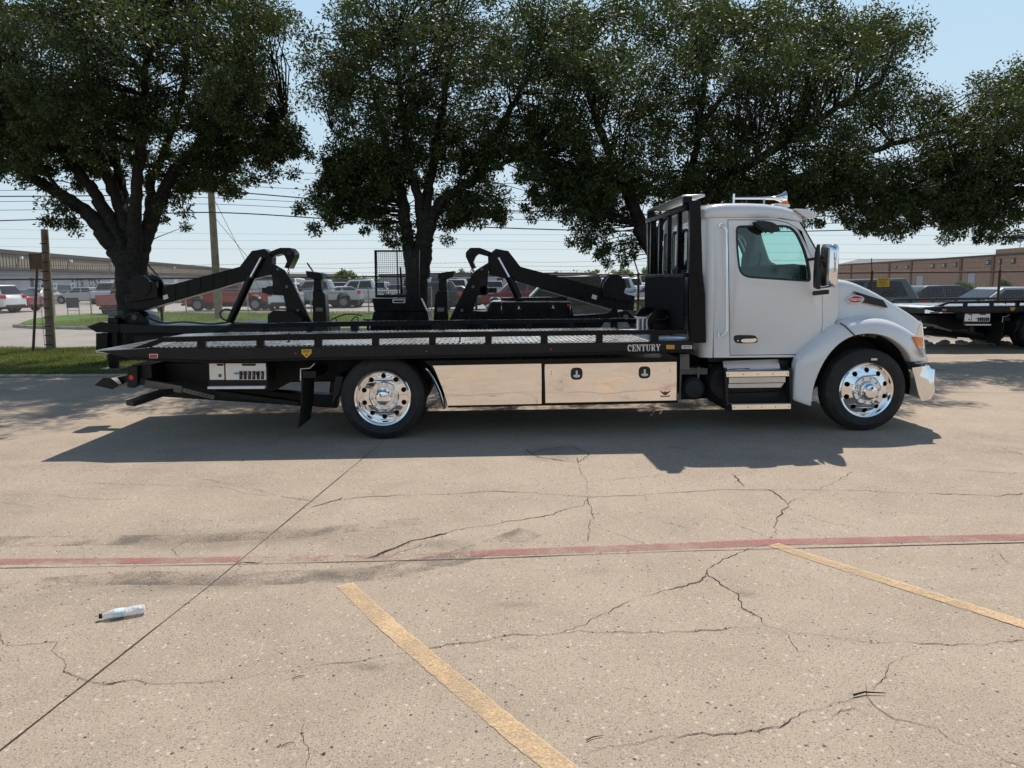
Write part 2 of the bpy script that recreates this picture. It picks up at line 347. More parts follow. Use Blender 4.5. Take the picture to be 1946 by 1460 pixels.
M['bark'] = pm('oak_bark', (0.030, 0.026, 0.023), 0.9, var=0.45, vscale=14, bmp=0.9, bscale=26, spec=0.15, dirt=(0.05, 0.046, 0.04))
M['wood'] = pm('weathered_pole', (0.26, 0.20, 0.145), 0.85, var=0.25, vscale=5, bmp=0.3, bscale=30, dirt=(0.13, 0.10, 0.075), spec=0.15)
M['galv'] = pm('galvanised_steel', (0.30, 0.31, 0.31), 0.5, 0.7, var=0.15, vscale=8)
M['rust'] = pm('rusty_pipe', (0.105, 0.07, 0.055), 0.75, 0.2, var=0.35, vscale=9, dirt=(0.16, 0.085, 0.05))
M['wire'] = pm('wire', (0.06, 0.06, 0.065), 0.5, 0.2, var=0.1)
M['carrim'] = pm('car_rim', (0.22, 0.22, 0.23), 0.35, 0.8, var=0.1)
M['linkwire'] = pm('link_wire', (0.22, 0.22, 0.22), 0.5, 0.4, var=0.1)
M['signback'] = pm('sign_brown', (0.13, 0.062, 0.04), 0.7, var=0.2, dirt=(0.07, 0.05, 0.04))
# ------------------------------------------------------------------ ground
def sheet(name, poly, z, mat, parent=None):
    mb = MB(); mb.plate(poly, [], lambda u, v, w: (u, v, w), z, z); mb.f = mb.f[:len(poly) - 2]
    o = mb.build(name, mat, parent)
    if o.data.polygons[0].normal.z < 0: o.data.flip_normals()
    return o
gr = sheet('ground', [(-1500, -600), (1500, -600), (1500, 2200), (-1500, 2200)], -0.012, M['farland']); tag(gr, kind='structure')
lot = sheet('concrete_lot', [(-70, -60), (70, -60), (70, 21.2), (-70, 21.2)], 0.0, M['concrete']); tag(lot, kind='structure')

def strip(pts, w0, w1, z, jitter=0.0, step=0.06, seed=0):
    """flat ribbon along ground points, width varying between w0 and w1"""
    rr = random.Random(seed); P = [Vector((p[0], p[1], 0)) for p in pts]; Q = []
    for a, b in zip(P, P[1:]):
        m = max(1, int((b - a).length / step))
        for i in range(m): Q.append(a.lerp(b, i / m))
    Q.append(P[-1]); n = len(Q)
    if jitter:
        off = 0.0
        for i in range(1, n - 1):
            d = (Q[i + 1] - Q[i - 1]).normalized(); off = off * 0.8 + rr.uniform(-1, 1) * jitter
            Q[i] = Q[i] + Vector((-d.y, d.x, 0)) * off
    vs = []; w = (w0 + w1) / 2
    for i in range(n):
        d = (Q[min(i + 1, n - 1)] - Q[max(i - 1, 0)]).normalized(); s = Vector((-d.y, d.x, 0))
        if jitter: w = min(w1, max(w0, w + rr.uniform(-1, 1) * (w1 - w0) * 0.35)); ww = w * min(1, (i + 0.3) / 3, (n - i) / 3) * max(.42, min(1, .72 + .4 * math.sin(i * .11 + seed) + .35 * math.sin(i * .37 + seed * 2)))
        else: ww = (w0 + (w1 - w0) * i / max(1, n - 1)) * (1 + (rr.uniform(-.07, .07) if step < .06 else 0))
        vs += [(*(Q[i] - s * ww / 2)[:2], z), (*(Q[i] + s * ww / 2)[:2], z)]
    fs = [(2 * i, 2 * i + 2, 2 * i + 3, 2 * i + 1) for i in range(n - 1)]
    if jitter > .005:                                      # chips broken out of the crack edges
        for i in range(1, n - 1):
            if rr.random() < .13:
                s_ = rr.uniform(.003, .008); a = rr.uniform(0, 6.28); b = len(vs); c = Q[i] + Vector((rr.uniform(-1, 1), rr.uniform(-1, 1), 0)) * .012
                vs += [(c.x + s_ * math.cos(a + k * 1.57) * rr.uniform(.5, 1.2), c.y + s_ * math.sin(a + k * 1.57) * rr.uniform(.5, 1.2), z + .0002) for k in range(4)]; fs.append((b, b + 1, b + 2, b + 3))
    return vs, fs
def gline(name, px, w0, w1, z, mat, jitter=0.0, seed=0, step=0.06):
    vs, fs = strip([G(*p) for p in px], w0, w1, z, jitter, step, seed)
    o = MB().add(vs, fs).build(name, mat, lot)
    if o.data.polygons[0].normal.z < 0: o.data.flip_normals()
    return o
# construction joints
gline('joint', [(-60, 1475), (400, 1112), (725, 842)], .009, .009, .003, M['crack'], .0006, 1)
gline('joint', [(725, 842), (790, 790), (1000, 640)], .007, .007, .003, M['crack'], .0005, 2)
gline('joint', [(-40, 1081), (470, 1073), (900, 1063), (1300, 1048), (1990, 1031)], .008, .013, .0032, M['crack'], .0012, 3)
gline('joint', [(1700, 697), (1990, 703)], .014, .014, .003, M['crack'], .001, 4)
gline('joint', [(1600, 742), (1990, 748)], .012, .012, .003, M['crack'], .001, 5)
CR = [([(0, 1200), (12, 1222), (60, 1225), (98, 1224), (112, 1262), (135, 1285), (172, 1303), (240, 1296), (330, 1299), (450, 1293), (560, 1277), (690, 1254), (790, 1238), (900, 1222), (960, 1206), (1060, 1205), (1105, 1190), (1160, 1160), (1240, 1130), (1320, 1105), (1345, 1082)], .003, .012),
      ([(1060, 1205), (1090, 1197), (1240, 1202), (1390, 1195), (1465, 1192), (1505, 1205), (1610, 1212), (1680, 1225), (1760, 1226), (1870, 1226), (1960, 1218)], .003, .010),
      ([(1345, 1082), (1352, 1095), (1395, 1130), (1420, 1160), (1450, 1185), (1465, 1192), (1505, 1205), (1530, 1240)], .004, .012),
      ([(1345, 1082), (1390, 1060), (1462, 1032), (1475, 1015), (1470, 985), (1492, 962), (1475, 940), (1455, 930)], .004, .016),
      ([(1492, 962), (1550, 935), (1590, 915), (1622, 897)], .003, .007),
      ([(1300, 970), (1400, 1000), (1462, 1020)], .002, .005), ([(1492, 966), (1560, 990), (1640, 1010)], .002, .005),
      ([(370, 908), (480, 930), (560, 948), (600, 955)], .003, .012), ([(585, 967), (640, 950), (720, 943), (860, 939), (920, 934), (1060, 940), (1118, 945), (1260, 938), (1380, 930), (1580, 932), (1770, 938), (1890, 944), (1946, 938)], .004, .016),
      ([(880, 938), (980, 925), (1140, 915), (1240, 905), (1350, 885)], .002, .007),
      ([(690, 1060), (735, 1050), (790, 1028), (860, 1010), (930, 998), (980, 990), (1050, 978), (1105, 960), (1118, 945), (1115, 920), (1100, 890), (1098, 870)], .004, .015),
      ([(690, 1064), (735, 1048), (790, 1028), (850, 1013)], .012, .05), ([(700, 1062), (745, 1056), (800, 1035)], .008, .03), ([(720, 1060), (730, 1048), (745, 1045)], .008, .03), ([(430, 1076), (460, 1070), (500, 1068)], .01, .03), ([(100, 940), (200, 950), (260, 948)], .002, .005), ([(700, 925), (800, 918), (900, 920)], .002, .005), ([(1250, 990), (1340, 1010)], .002, .004), ([(1700, 960), (1800, 985), (1946, 1000)], .002, .004), ([(600, 962), (650, 946)], .010, .040), ([(180, 1305), (240, 1294)], .010, .030),
      ([(1118, 945), (1122, 985), (1112, 1030)], .003, .009), ([(1122, 1000), (1180, 1020), (1230, 1034)], .002, .004),
      ([(60, 905), (140, 900), (230, 886), (280, 884), (340, 878)], .003, .010), ([(0, 955), (60, 965), (95, 962)], .003, .008), ([(120, 915), (180, 920), (300, 922), (420, 925), (470, 938), (585, 950)], .002, .008),
      ([(640, 897), (700, 898), (760, 897)], .002, .006), ([(1000, 862), (1080, 848), (1120, 862), (1100, 880), (1020, 870), (1000, 855)], .006, .026), ([(1220, 846), (1290, 852), (1320, 858)], .006, .022), ([(1390, 900), (1412, 925)], .005, .02),
      ([(1770, 852), (1830, 858), (1946, 862)], .003, .010), ([(1700, 905), (1780, 893), (1946, 900)], .002, .007), ([(1790, 838), (1900, 850), (1946, 866)], .002, .006),
      ([(1660, 1370), (1620, 1345), (1580, 1362)], .003, .01), ([(1275, 1405), (1320, 1396), (1410, 1400), (1470, 1388), (1495, 1382), (1530, 1350), (1580, 1330), (1650, 1322), (1660, 1340), (1700, 1365), (1780, 1378), (1820, 1405), (1880, 1430), (1950, 1462)], .003, .010),
      ([(1645, 1300), (1650, 1316), (1648, 1325)], .006, .014), ([(1650, 1312), (1670, 1290), (1700, 1262), (1740, 1235)], .002, .006),
      ([(480, 1400), (540, 1425), (640, 1438)], .002, .004), ([(1100, 1440), (1190, 1420), (1275, 1400)], .003, .008), ([(575, 1365), (585, 1420), (570, 1470)], .002, .004),
      ([(370, 1022), (325, 1045), (340, 1058)], .004, .01), ([(1130, 855), (1300, 840), (1420, 855), (1560, 853)], .002, .008), ([(1890, 1043), (1912, 1070), (1946, 1080)], .002, .006)]
for i, (p, a, b) in enumerate(CR): gline('crack', p, a * .62, b * .62, .0035, M['crack'], .014, 30 + i, .03)
# painted lines
gline('painted_line', [(893, 1053), (1300, 1038), (1470, 1031), (1990, 1020)], .115, .13, .004, M['redpaint'], step=.03)
gline('painted_line', [(-40, 1068), (300, 1066), (455, 1063)], .105, .10, .004, M['redpaint'], step=.03)
gline('painted_line', [(455, 1063), (700, 1060), (893, 1053)], .09, .10, .0042, M['redfaint'], step=.03)
gline('painted_line', [(655, 1112), (740, 1192), (870, 1302), (985, 1398), (1130, 1510)], .100, .108, .004, M['yelpaint'], step=.03)
gline('painted_line', [(1470, 1036), (1560, 1066), (1700, 1110), (1990, 1202)], .095, .10, .005, M['yelpaint'], step=.03)
gline('tyre_mark', [(-40, 1118), (250, 1098), (480, 1100), (700, 1092), (860, 1062), (960, 1030), (1010, 1010)], .20, .24, .0018, M['tyremark'], step=.1)
gline('tyre_mark', [(-40, 1030), (300, 1026), (560, 1015), (800, 990)], .22, .18, .0016, M['tyremark'], step=.1)
# stains with an outline of their own
def stain(px, py, rx, ry, seed):
    rr = random.Random(seed); c = G(px, py); e = G(px + rx, py); u = (e - c).length; f = abs((G(px, py - ry) - c).y)
    P = [(c.x + u * math.cos(a) * k, c.y + f * math.sin(a) * k) for a, k in ((2 * math.pi * i / 22, rr.uniform(.9, 1.1)) for i in range(22))]
    o = sheet('stain', P, .0025 + seed * .00004, M['stain'], lot)
for i, s in enumerate([(420, 1022, 260, 26), (330, 1105, 280, 28), (700, 1090, 150, 16), (980, 1150, 55, 9), (1130, 1085, 50, 9), (975, 1230, 45, 10), (700, 1268, 40, 10), (860, 1035, 90, 16), (1060, 865, 90, 20), (1420, 1130, 30, 10), (1265, 1100, 9, 4), (362, 1382, 10, 6), (1212, 1430, 8, 6), (1512, 992, 12, 3), (1512, 1006, 12, 3)]): stain(*s, i)
# loose grit and twigs on the concrete
twig = MB().tube([(0, 0, .004), (.03, .006, .005), (.075, -.004, .004)], [.0025, .002, .001], 5).build('twig', M['bark'])
tw = [(1622, 1325, 1.9, .15), (1115, 1410 - 0, 1.0, .5), (535, 1420, .7, .6), (555, 1292, .8, .6), (1845, 1083, .7, .3), (380, 1180, .3, 0), (1200, 1080, .3, .2)]
for i, (x, y, s, a) in enumerate(tw):
    o = twig if i == 0 else twig.copy()
    if i: COL.objects.link(o)
    g = G(x, y); o.location = (g.x, g.y, .002); o.scale = (s, s, s); o.rotation_euler = (0, 0, a)
    tag(o, 'dark broken twig lying on the cracked concrete', 'twig', 'twigs on the concrete')
gv = []; gf = []
for k in range(2600):
    Y = rng.uniform(1.6, 9.5) ** 1; X = rng.uniform(-.72, .72) * Y; s = abs(rng.normal(0, .0022)) + .0012
    b = len(gv); gv += [(X - s, Y - s, .0), (X + s, Y - s * .6, .0), (X + s * .3, Y + s, .0), (X, Y, s * 1.1)]; gf += [(b, b + 1, b + 3), (b + 1, b + 2, b + 3), (b + 2, b, b + 3)]
go = MB().add(gv, gf).build('loose_grit', M['rock'], None, recalc=False); tag(go, 'fine loose grit scattered over the cracked concrete', 'grit', kind='stuff')

# ------------------------------------------------------------------ kerbs, verge, street behind the fence
VERGE_X = 8.2; KY = 14.45; KZ = .045; VZ = .036
def box_obj(name, x0, x1, y0, y1, z0, z1, mat, parent=None, bevel=None, **k):
    return MB().box(x0, x1, y0, y1, z0, z1).build(name, mat, parent, bevel=bevel, **k)
x = -45.0; kr = empty('kerb', (0, KY, 0)); tag(kr, kind='structure')
while x < VERGE_X - .5:                                    # kerb stones, butted with open joints
    box_obj('kerb_stone', x, min(x + 2.96, VERGE_X), 0, .15, 0, KZ, M['kerb'], kr, .012); x += 2.985
box_obj('kerb_stone', VERGE_X - .15, VERGE_X, .165, 6.2, 0, KZ, M['kerb'], kr, .012)
vg = sheet('grass_verge', [(-45, KY + .152), (VERGE_X - .152, KY + .152), (VERGE_X - .152, 20.9), (-45, 20.9)], VZ, M['soil']); tag(vg, kind='structure')
rd = sheet('street', [(-120, 21.2), (120, 21.2), (120, 60), (-120, 60)], -.004, M['road']); tag(rd, kind='structure')
def lawn_poly():
    P = [G(28, 622), G(65, 624.5), G(250, 628), G(850, 630), G(1250, 628)]
    Q = [G(1250, 598), G(850, 597), G(500, 598), G(230, 597), G(110, 603), G(60, 610)]
    return [(p.x, p.y) for p in P + Q]
LP = lawn_poly(); ln = MB().plate(LP, [], lambda u, v, w: (u, v, w), .0, .09).build('lawn', M['lawn']); tag(ln, kind='structure')
kb = MB(); vs, fs = strip([LP[0], LP[1], LP[2], LP[3], LP[4]], .16, .16, .115, step=.8)
kb.add(vs, fs); kb.build('street_kerb', M['kerb'], solid=.115).__setitem__('kind', 'structure')
# grass blades
def blades(name, x0, x1, y0, y1, n, h, z, clumps=True, poly=None):
    X = rng.uniform(x0, x1, n); Y = rng.uniform(y0, y1, n)
    if poly is not None:
        from mathutils.geometry import intersect_point_quad_2d
        pv = [Vector(p) for p in poly]; keep = []
        for i in range(n):
            ins = False; j = len(pv) - 1
            for k in range(len(pv)):
                if (pv[k].y > Y[i]) != (pv[j].y > Y[i]) and X[i] < (pv[j].x - pv[k].x) * (Y[i] - pv[k].y) / (pv[j].y - pv[k].y) + pv[k].x: ins = not ins
                j = k
            if ins: keep.append(i)
        X = X[keep]; Y = Y[keep]; n = len(X)
    msk = (np.sin(X * 1.3 + 2 * np.sin(Y * .9)) + np.sin(Y * 2.3 + X * .7)) * .5 + rng.normal(0, .35, n) > -.45; X = X[msk]; Y = Y[msk]; n = len(X)
    H = h * rng.uniform(.4, 1.2, n) * (0.6 + 0.8 * (np.sin(X * 2.1 + np.sin(Y * 1.7) * 2) * .5 + .5)); A = rng.uniform(0, np.pi, n); L = rng.normal(0, .5, (n, 2)) * H[:, None]; w = .007 + .006 * rng.random(n)
    dx = np.cos(A) * w; dy = np.sin(A) * w
    v = np.stack([np.stack([X - dx, Y - dy, np.full(n, z)], 1), np.stack([X + dx, Y + dy, np.full(n, z)], 1), np.stack([X + L[:, 0], Y + L[:, 1], z + H], 1)], 1).reshape(-1, 3)
    me = bpy.data.meshes.new(name); me.vertices.add(3 * n); me.vertices.foreach_set('co', v.ravel()); me.loops.add(3 * n); me.loops.foreach_set('vertex_index', np.arange(3 * n)); me.polygons.add(n); me.polygons.foreach_set('loop_start', np.arange(n) * 3); me.update()
    me.materials.append(M['blade']); o = bpy.data.objects.new(name, me); COL.objects.link(o); return o
tag(blades('grass', -16, -4, 14.62, 20.85, 80000, .055, VZ - .003), 'short green and brown grass under the oak trees', 'grass', kind='stuff')
tag(blades('grass', -4, 8.0, 14.62, 20.85, 40000, .055, VZ - .003), 'short grass on the verge behind the white tow truck', 'grass', kind='stuff')
tag(blades('lawn_grass', -20, 8, 29, 45, 60000, .12, .088, poly=LP), 'bright mown grass across the street behind the fence', 'grass', kind='stuff')
# ------------------------------------------------------------------ the white rollback tow truck
g_r = G(727, 836); g_f = G(1645, 820.5)
A_T = math.atan2(g_f.y - g_r.y, g_f.x - g_r.x)
F = Frame((g_r.x, g_r.y, 0), A_T); T = F.T; TP = F.poly
WID = 2.44; CY = WID / 2
truck = empty('tow_truck', F.o, A_T)
tag(truck, 'white rollback tow truck with black flatbed and mirror polished toolboxes', 'tow truck')
def mir(y): return WID - y
def both(mbf, name, mat, **k):            # near part and its twin on the far side
    n = mbf(MB()); part(n, name, mat, **k)
    f = mbf(MB()).map(lambda x, y, z: (x, mir(y), z)); part(f, name, mat, **k)
def part(mb, name, mat, parent=truck, **k): return mb.build(name, M[mat], parent, **k)

# ---- wheels
def wheel(name, cx, cz, y0, rad, side, rear):
    """y0: outer face of the tyre; side=+1 visible side (axle points to +y)"""
    sgn = side; wd = .262
    def Y(h): return y0 + sgn * h
    fr = .305
    tp = [(fr - .02, .03), (fr + .012, .012), (fr + .05, .002), (rad - .075, -.004), (rad - .03, .012), (rad - .006, .032), (rad, .055), (rad - .008, .062), (rad - .008, .072), (rad + .001, .08), (rad + .001, .125), (rad - .009, .13), (rad - .009, .142), (rad + .001, .148), (rad + .001, wd - .07), (rad - .008, wd - .06), (rad - .002, wd - .04), (rad - .04, wd - .008), (fr + .04, wd), (fr - .02, wd - .03)]
    def lathe(prof, n=48): return MB().lathe([(r, sgn * h) for r, h in prof], (cx, y0, cz), n)
    # rim (the wheel itself): flange, barrel and a disc with ten hand holes
    if rear: dz, dep0, dep1 = .165, .165, .150
    else:    dz, dep0, dep1 = .045, .045, .005
    mb = lathe([(fr - .012, .055), (fr + .012, .022), (fr + .014, .006), (fr + .004, -.004), (fr - .014, .004), (fr - .026, .03), (fr - .03, dz), (.288 if rear else .29, dz)], 64)
    rin, rout = .168, .288 if rear else .29
    N = 60; outer = [(rout * math.cos(2 * math.pi * k / N), rout * math.sin(2 * math.pi * k / N)) for k in range(N)]
    hole = [[(.232 * math.cos(2 * math.pi * (q + .5) / 10) + .029 * math.cos(2 * math.pi * k / 14), .232 * math.sin(2 * math.pi * (q + .5) / 10) + .029 * math.sin(2 * math.pi * k / 14)) for k in range(14)] for q in range(10)]
    inner = [(rin * math.cos(2 * math.pi * k / N), rin * math.sin(2 * math.pi * k / N)) for k in range(N)]
    def fn(u, v, w):
        r = math.hypot(u, v); f = (rout - r) / (rout - rin)
        return (cx + u, Y(dep0 + (dep1 - dep0) * f + w), cz + v)
    mb.plate(outer, hole + [inner], fn, 0, .012)
    mb.add(*(lambda L: (L.v, L.f))(lathe([(rin + .001, dep1 - .001), (rin - .012, dep1 - .014), (rin - .03, dep1 - .012), (.10, dep1 - .012)])))
    rim = mb.build('wheel', M['chrome'], truck, smooth=30)
    part(MB().lathe([(r, sgn * h) for r, h in tp], (cx, y0, cz), 64), 'tyre', 'rubber', rim, smooth=25)
    hb = dep1 - .012
    cap = [(.10, hb + .004), (.098, hb - .03), (.092, hb - .07), (.085, hb - .105), (.07, hb - .122), (.04, hb - .130), (.0005, hb - .132)] if rear else [(.115, hb + .004), (.112, hb - .03), (.10, hb - .052), (.086, hb - .058), (.084, hb - .085), (.07, hb - .1), (.035, hb - .108), (.0005, hb - .11)]
    part(lathe(cap, 40), 'hub_cap', 'chrome', rim, smooth=30)
    nut = None
    for q in range(10):
        a = 2 * math.pi * q / 10 + .1; c = (cx + .137 * math.cos(a), Y(hb), cz + .137 * math.sin(a))
        if nut is None:
            nut = MB().lathe([(.021, 0), (.021, -sgn * .008), (.0165, -sgn * .01), (.0165, -sgn * .034), (.012, -sgn * .042), (.0005, -sgn * .044)], (0, 0, 0), 12).build('lug_nut', M['chrome'], rim, smooth=40); nut.location = c
        else: share(nut, 'lug_nut', rim, c)
    if not rear: part(MB().box(cx + .03, cx + .10, y0 - sgn * .006 if sgn > 0 else y0 - .001, y0 + .001 if sgn > 0 else y0 + .006, cz + .345, cz + .368), 'tyre_label', 'decal_w', rim)
    # dark brake drum behind the holes
    part(MB().lathe([(.001, sgn * (dep0 + .06)), (.27, sgn * (dep0 + .06)), (.27, sgn * (dep0 + .16))], (cx, y0, cz), 32), 'brake_drum', 'under', rim)
    return rim
RR = .468
xr, zr = T(727, 762, 0); xf, zf = T(1647, 746, 0.02)
wheel('wheel', xr, RR, 0.0, RR, 1, True); wheel('wheel', xr, RR, WID, RR, -1, True)
wheel('wheel', xf, RR + .006, 0.02, RR + .006, 1, False); wheel('wheel', xf, RR + .006, WID - .02, RR + .006, -1, False)
for y0, sg in ((.30, 1), (WID - .30, -1)):                # inner tyres of the dual pairs
    part(MB().lathe([(.29, sg * .02), (.34, 0), (RR - .04, .0), (RR, sg * .04), (RR, sg * .22), (RR - .04, sg * .26), (.30, sg * .25)], (xr, y0, RR), 48), 'inner_tyre', 'rubber', smooth=30)
part(MB().tube([(xr, .3, RR), (xr, WID - .3, RR)], .07, 14).lathe([(.05, -.2), (.2, -.1), (.22, 0), (.2, .12), (.05, .2)], (xr, CY, RR), 20), 'rear_axle', 'under', smooth=40)
part(MB().bar((xf, .3, RR - .06), (xf, WID - .3, RR - .06), .1, .12), 'front_axle', 'under', bevel=.015)

# ---- chassis
xa = T(262, 700, .75)[0]; xb = T(1738, 700, .75)[0]
both(lambda m: m.box(xa, xb, .78, .86, .56, .82), 'frame_rail', 'under', bevel=.01)
for i in range(9): x0 = xa + (xb - xa) * (i + .5) / 9; part(MB().box(x0 - .05, x0 + .05, .861, WID - .861, .6, .78), 'cross_member', 'under')
tr = MB().lathe([(.03, -1.0), (.06, -.98), (.06, .98), (.03, 1.0)], (xr + 1.6, CY, .52), 14, 'x'); part(tr, 'drive_shaft', 'under', smooth=40)
part(MB().box(xf - .75, xf + .3, .8, WID - .8, .45, 1.15).box(xf - 1.3, xf - .76, .95, WID - .95, .42, .8), 'engine', 'under', bevel=.05)

# ---- flatbed: side beams with stake-pocket rails
BD = -.065
top_l = [(181, 667), (283, 662), (520, 660), (828, 655), (1145, 650.5), (1318, 648)]
bot_l = [(1318, 668), (900, 677.5), (600, 683), (397, 688), (283, 686), (250, 682)]
beam = TP(top_l + bot_l, BD)
def both(mbf, name, mat, **k):            # near part and its twin on the far side
    n = mbf(MB()); part(n, name, mat, **k)
    f = mbf(MB()).map(lambda x, y, z: (x, mir(y), z)); part(f, name, mat, **k)
both(lambda m: m.prism(beam, BD, BD + .07), 'side_beam', 'blackm', bevel=.008)
lipb = TP([(250, 684), (397, 690), (600, 685), (900, 679.5), (1318, 670)], BD); lipt = TP([(250, 679.5), (397, 685.5), (600, 680.5), (900, 675), (1318, 665.5)], BD)
both(lambda m: m.prism(lipb + lipt[::-1], BD - .022, BD - .0005), 'beam_flange', 'black', bevel=.004)
rail_t = [(308, 641), (600, 634), (820, 631.5), (1145, 628), (1306, 627)]; rail_b = [(1306, 635), (1145, 637), (828, 642), (597, 646.5), (374, 649.5), (306, 650.5)]
both(lambda m: m.prism(TP(rail_t + rail_b, BD), BD, BD + .06), 'top_rail', 'black', bevel=.007)
both(lambda m: m.prism(TP([(250, 662.2), (309, 641.3), (309, 650.2), (284, 660.8)], BD), BD + .001, BD + .061), 'rail_ramp', 'black', bevel=.006)
def yat(line, x):
    L = sorted(line)
    for a, b in zip(L, L[1:]):
        if a[0] <= x <= b[0]: return a[1] + (b[1] - a[1]) * (x - a[0]) / (b[0] - a[0])
    return L[-1][1] if x > L[-1][0] else L[0][1]
for a, b in ((374, 390), (487, 501.5), (597, 611.5), (706.6, 720.4), (815, 828), (922, 934.6), (1027.8, 1041), (1133, 1145.7), (1236, 1252)):
    q = TP([(a, yat(rail_b, a) - 1), (b, yat(rail_b, b) - 1), (b, yat(top_l, b) + 1), (a, yat(top_l, a) + 1)], BD)
    both(lambda m: m.prism(q, BD + .002, BD + .055), 'stake', 'black')
# deck of ribbed aluminium extrusions (the ribs run across)
x0, z0 = T(283, 661, .02); x1, z1 = T(1236, 648.5, .02)
def zdeck(x): return z0 + (z1 - z0) * (x - x0) / (x1 - x0)
mb = MB(); xs = []; pitch = .058; x = x0
while x < x1:
    for dx, dz in ((0, 0), (.026, 0), (.031, .008), (.052, .008)): xs.append((x + dx, zdeck(x) + dz))
    x += pitch
xs.append((x1, zdeck(x1)))
ys = (.012, .8, 1.62, WID - .012)
mb.loft([[(x, y, z) for x, z in xs] for y in ys])
part(mb, 'deck', 'deck', recalc=False)
part(MB().hexa([(x0, .01, z0 - .07), (x1, .01, z1 - .07), (x1, WID - .01, z1 - .07), (x0, WID - .01, z0 - .07), (x0, .01, z0 - .006), (x1, .01, z1 - .006), (x1, WID - .01, z1 - .006), (x0, WID - .01, z0 - .006)]), 'deck_plate', 'blackm')
# tail approach plate, thin at the tip
tx, tz = T(181, 666.5, BD)
part(MB().hexa([(tx, BD + .003, tz - .02), (x0 - .002, BD + .003, z0 - .1), (x0 - .002, mir(BD) - .003, z0 - .1), (tx, mir(BD) - .003, tz - .02), (tx, BD + .003, tz + .004), (x0 - .002, BD + .003, z0 + .002), (x0 - .002, mir(BD) - .003, z0 + .002), (tx, mir(BD) - .003, tz + .004)]), 'tail_plate', 'deck', bevel=.003)
# front deck plate, winch rollers
fx, fz = x1 + .004, z1; fx2 = T(1318, 648, BD)[0]
part(MB().box(fx, fx2, .0, WID, fz - .07, fz - .012), 'deck_nose', 'panelw', bevel=.004)
wm = MB(); xw = T(1222, 620, 1.0)[0]
for k in range(4): wm.lathe([(.001, 0), (.026, 0), (.026, .20), (.001, .20)], (xw - .05 + .055 * k, 1.02, fz), 12, 'z')
wm.box(xw - .1, xw + .17, .98, 1.06, fz + .201, fz + .225).box(xw - .1, xw + .17, .98, 1.06, fz - .012, fz + .0)
part(wm, 'cable_roller', 'alum', smooth=40)
wc = T(1250, 612, 1.1); wd = MB().lathe([(.001, -.4), (.17, -.4), (.17, -.36), (.10, -.355), (.10, .355), (.17, .36), (.17, .4), (.001, .4)], (wc[0], 1.3, wc[1]), 24)
part(wd.box(wc[0] - .12, wc[0] + .12, .82, .88, fz - .012, wc[1]).box(wc[0] - .12, wc[0] + .12, 1.72, 1.78, fz - .012, wc[1]), 'winch', 'black', smooth=35)
xc1 = T(1245, 600, .55)
part(MB().tube([(xw + .12, 1.03, fz + .18), (xw + .2, .95, fz + .27), (xw + .32, .86, fz + .2), (xw + .47, .8, fz + .25)], .011, 6).tube([(xw + .1, .9, fz + .2), (xw + .22, .86, fz + .19), (xw + .4, .84, fz + .28), (xw + .45, .85, fz + .33)], .009, 6), 'winch_hose', 'plastic', smooth=60)
rb = MB(); rbx0, rbz = T(1250, 643, .25); rbx1, _ = T(1303, 642, .25)
rb.tube([(rbx0, .25, rbz), (rbx1, .25, rbz)], .03, 10).tube([(rbx0 + .06, .25, rbz), (rbx1 - .06, .25, rbz)], .036, 10)
part(rb, 'lashing_tool', 'alum', smooth=40)
# rail hooks
for hx in (549, 874):
    q = T(hx, 636, BD); part(MB().box(q[0] - .008, q[0] + .008, BD - .012, BD - .001, q[1] - .07, q[1] + .02).box(q[0] - .02, q[0] + .008, BD - .011, BD - .001, q[1] - .085, q[1] - .0705), 'chain_hook', 'blackm')
# markers on the beam
def beam_plate(x0p, y0p, x1p, y1p, mat, name, th=.008, bev=.002, frame=None):
    P = TP([(x0p, y0p), (x1p, y0p), (x1p, y1p), (x0p, y1p)], BD)
    if frame:
        Q = TP([(x0p - 1.2, y0p - 1.2), (x1p + 1.2, y0p - 1.2), (x1p + 1.2, y1p + 1.2), (x0p - 1.2, y1p + 1.2)], BD)
        fr = part(MB().prism(Q, BD - th * .5, BD + .001), name + '_bezel', frame, bevel=.0015)
        return part(MB().prism(P, BD - th, BD - th * .5 - .0003), name, mat, fr, bevel=bev)
    return part(MB().prism(P, BD - th, BD + .001), name, mat, bevel=bev)
beam_plate(285, 674, 299, 680, 'red', 'reflector', frame='decal_w')
beam_plate(1267.5, 657, 1280.5, 662.5, 'amber', 'side_marker', frame='decal_y')
stk = beam_plate(1295.5, 656.5, 1315, 663, 'decal_w', 'maker_sticker', .003, .0005)
a0, a1 = T(1297, 661.7, BD), T(1313.5, 657.8, BD); sm = MB(); hh = a1[1] - a0[1]; n7 = 7; ww = (a1[0] - a0[0]) / n7
for k in range(n7):
    u = a0[0] + k * ww; s = .3 * hh
    for (p, q) in (((u + .1 * ww, a0[1]), (u + .1 * ww + s, a1[1])), ((u + .1 * ww + s, a1[1]), (u + .75 * ww + s, a1[1] - .1 * hh)), ((u + .2 * ww, a0[1] + .5 * hh), (u + .7 * ww, a0[1] + .5 * hh)), ((u + .1 * ww, a0[1] + .02 * hh), (u + .7 * ww, a0[1] + .02 * hh)))[:2 + (k % 3)]:
        sm.bar((p[0], BD - .0042, p[1]), (q[0], BD - .0042, q[1]), .001, .004, (0, 0, 1))
part(sm, 'sticker_print', 'decal_k', stk)
for mx_, my_ in ((562, 672), (810, 668), (1047, 664)):
    c = T(mx_, my_, BD); part(MB().lathe([(.0005, BD - .006), (.008, BD - .005), (.010, BD + .001)], (c[0], 0, c[1]), 12), 'marker_dot', 'red')
pent = TP([(573, 664), (592, 664), (592, 671.5), (582.5, 681), (573, 671.5)], BD)
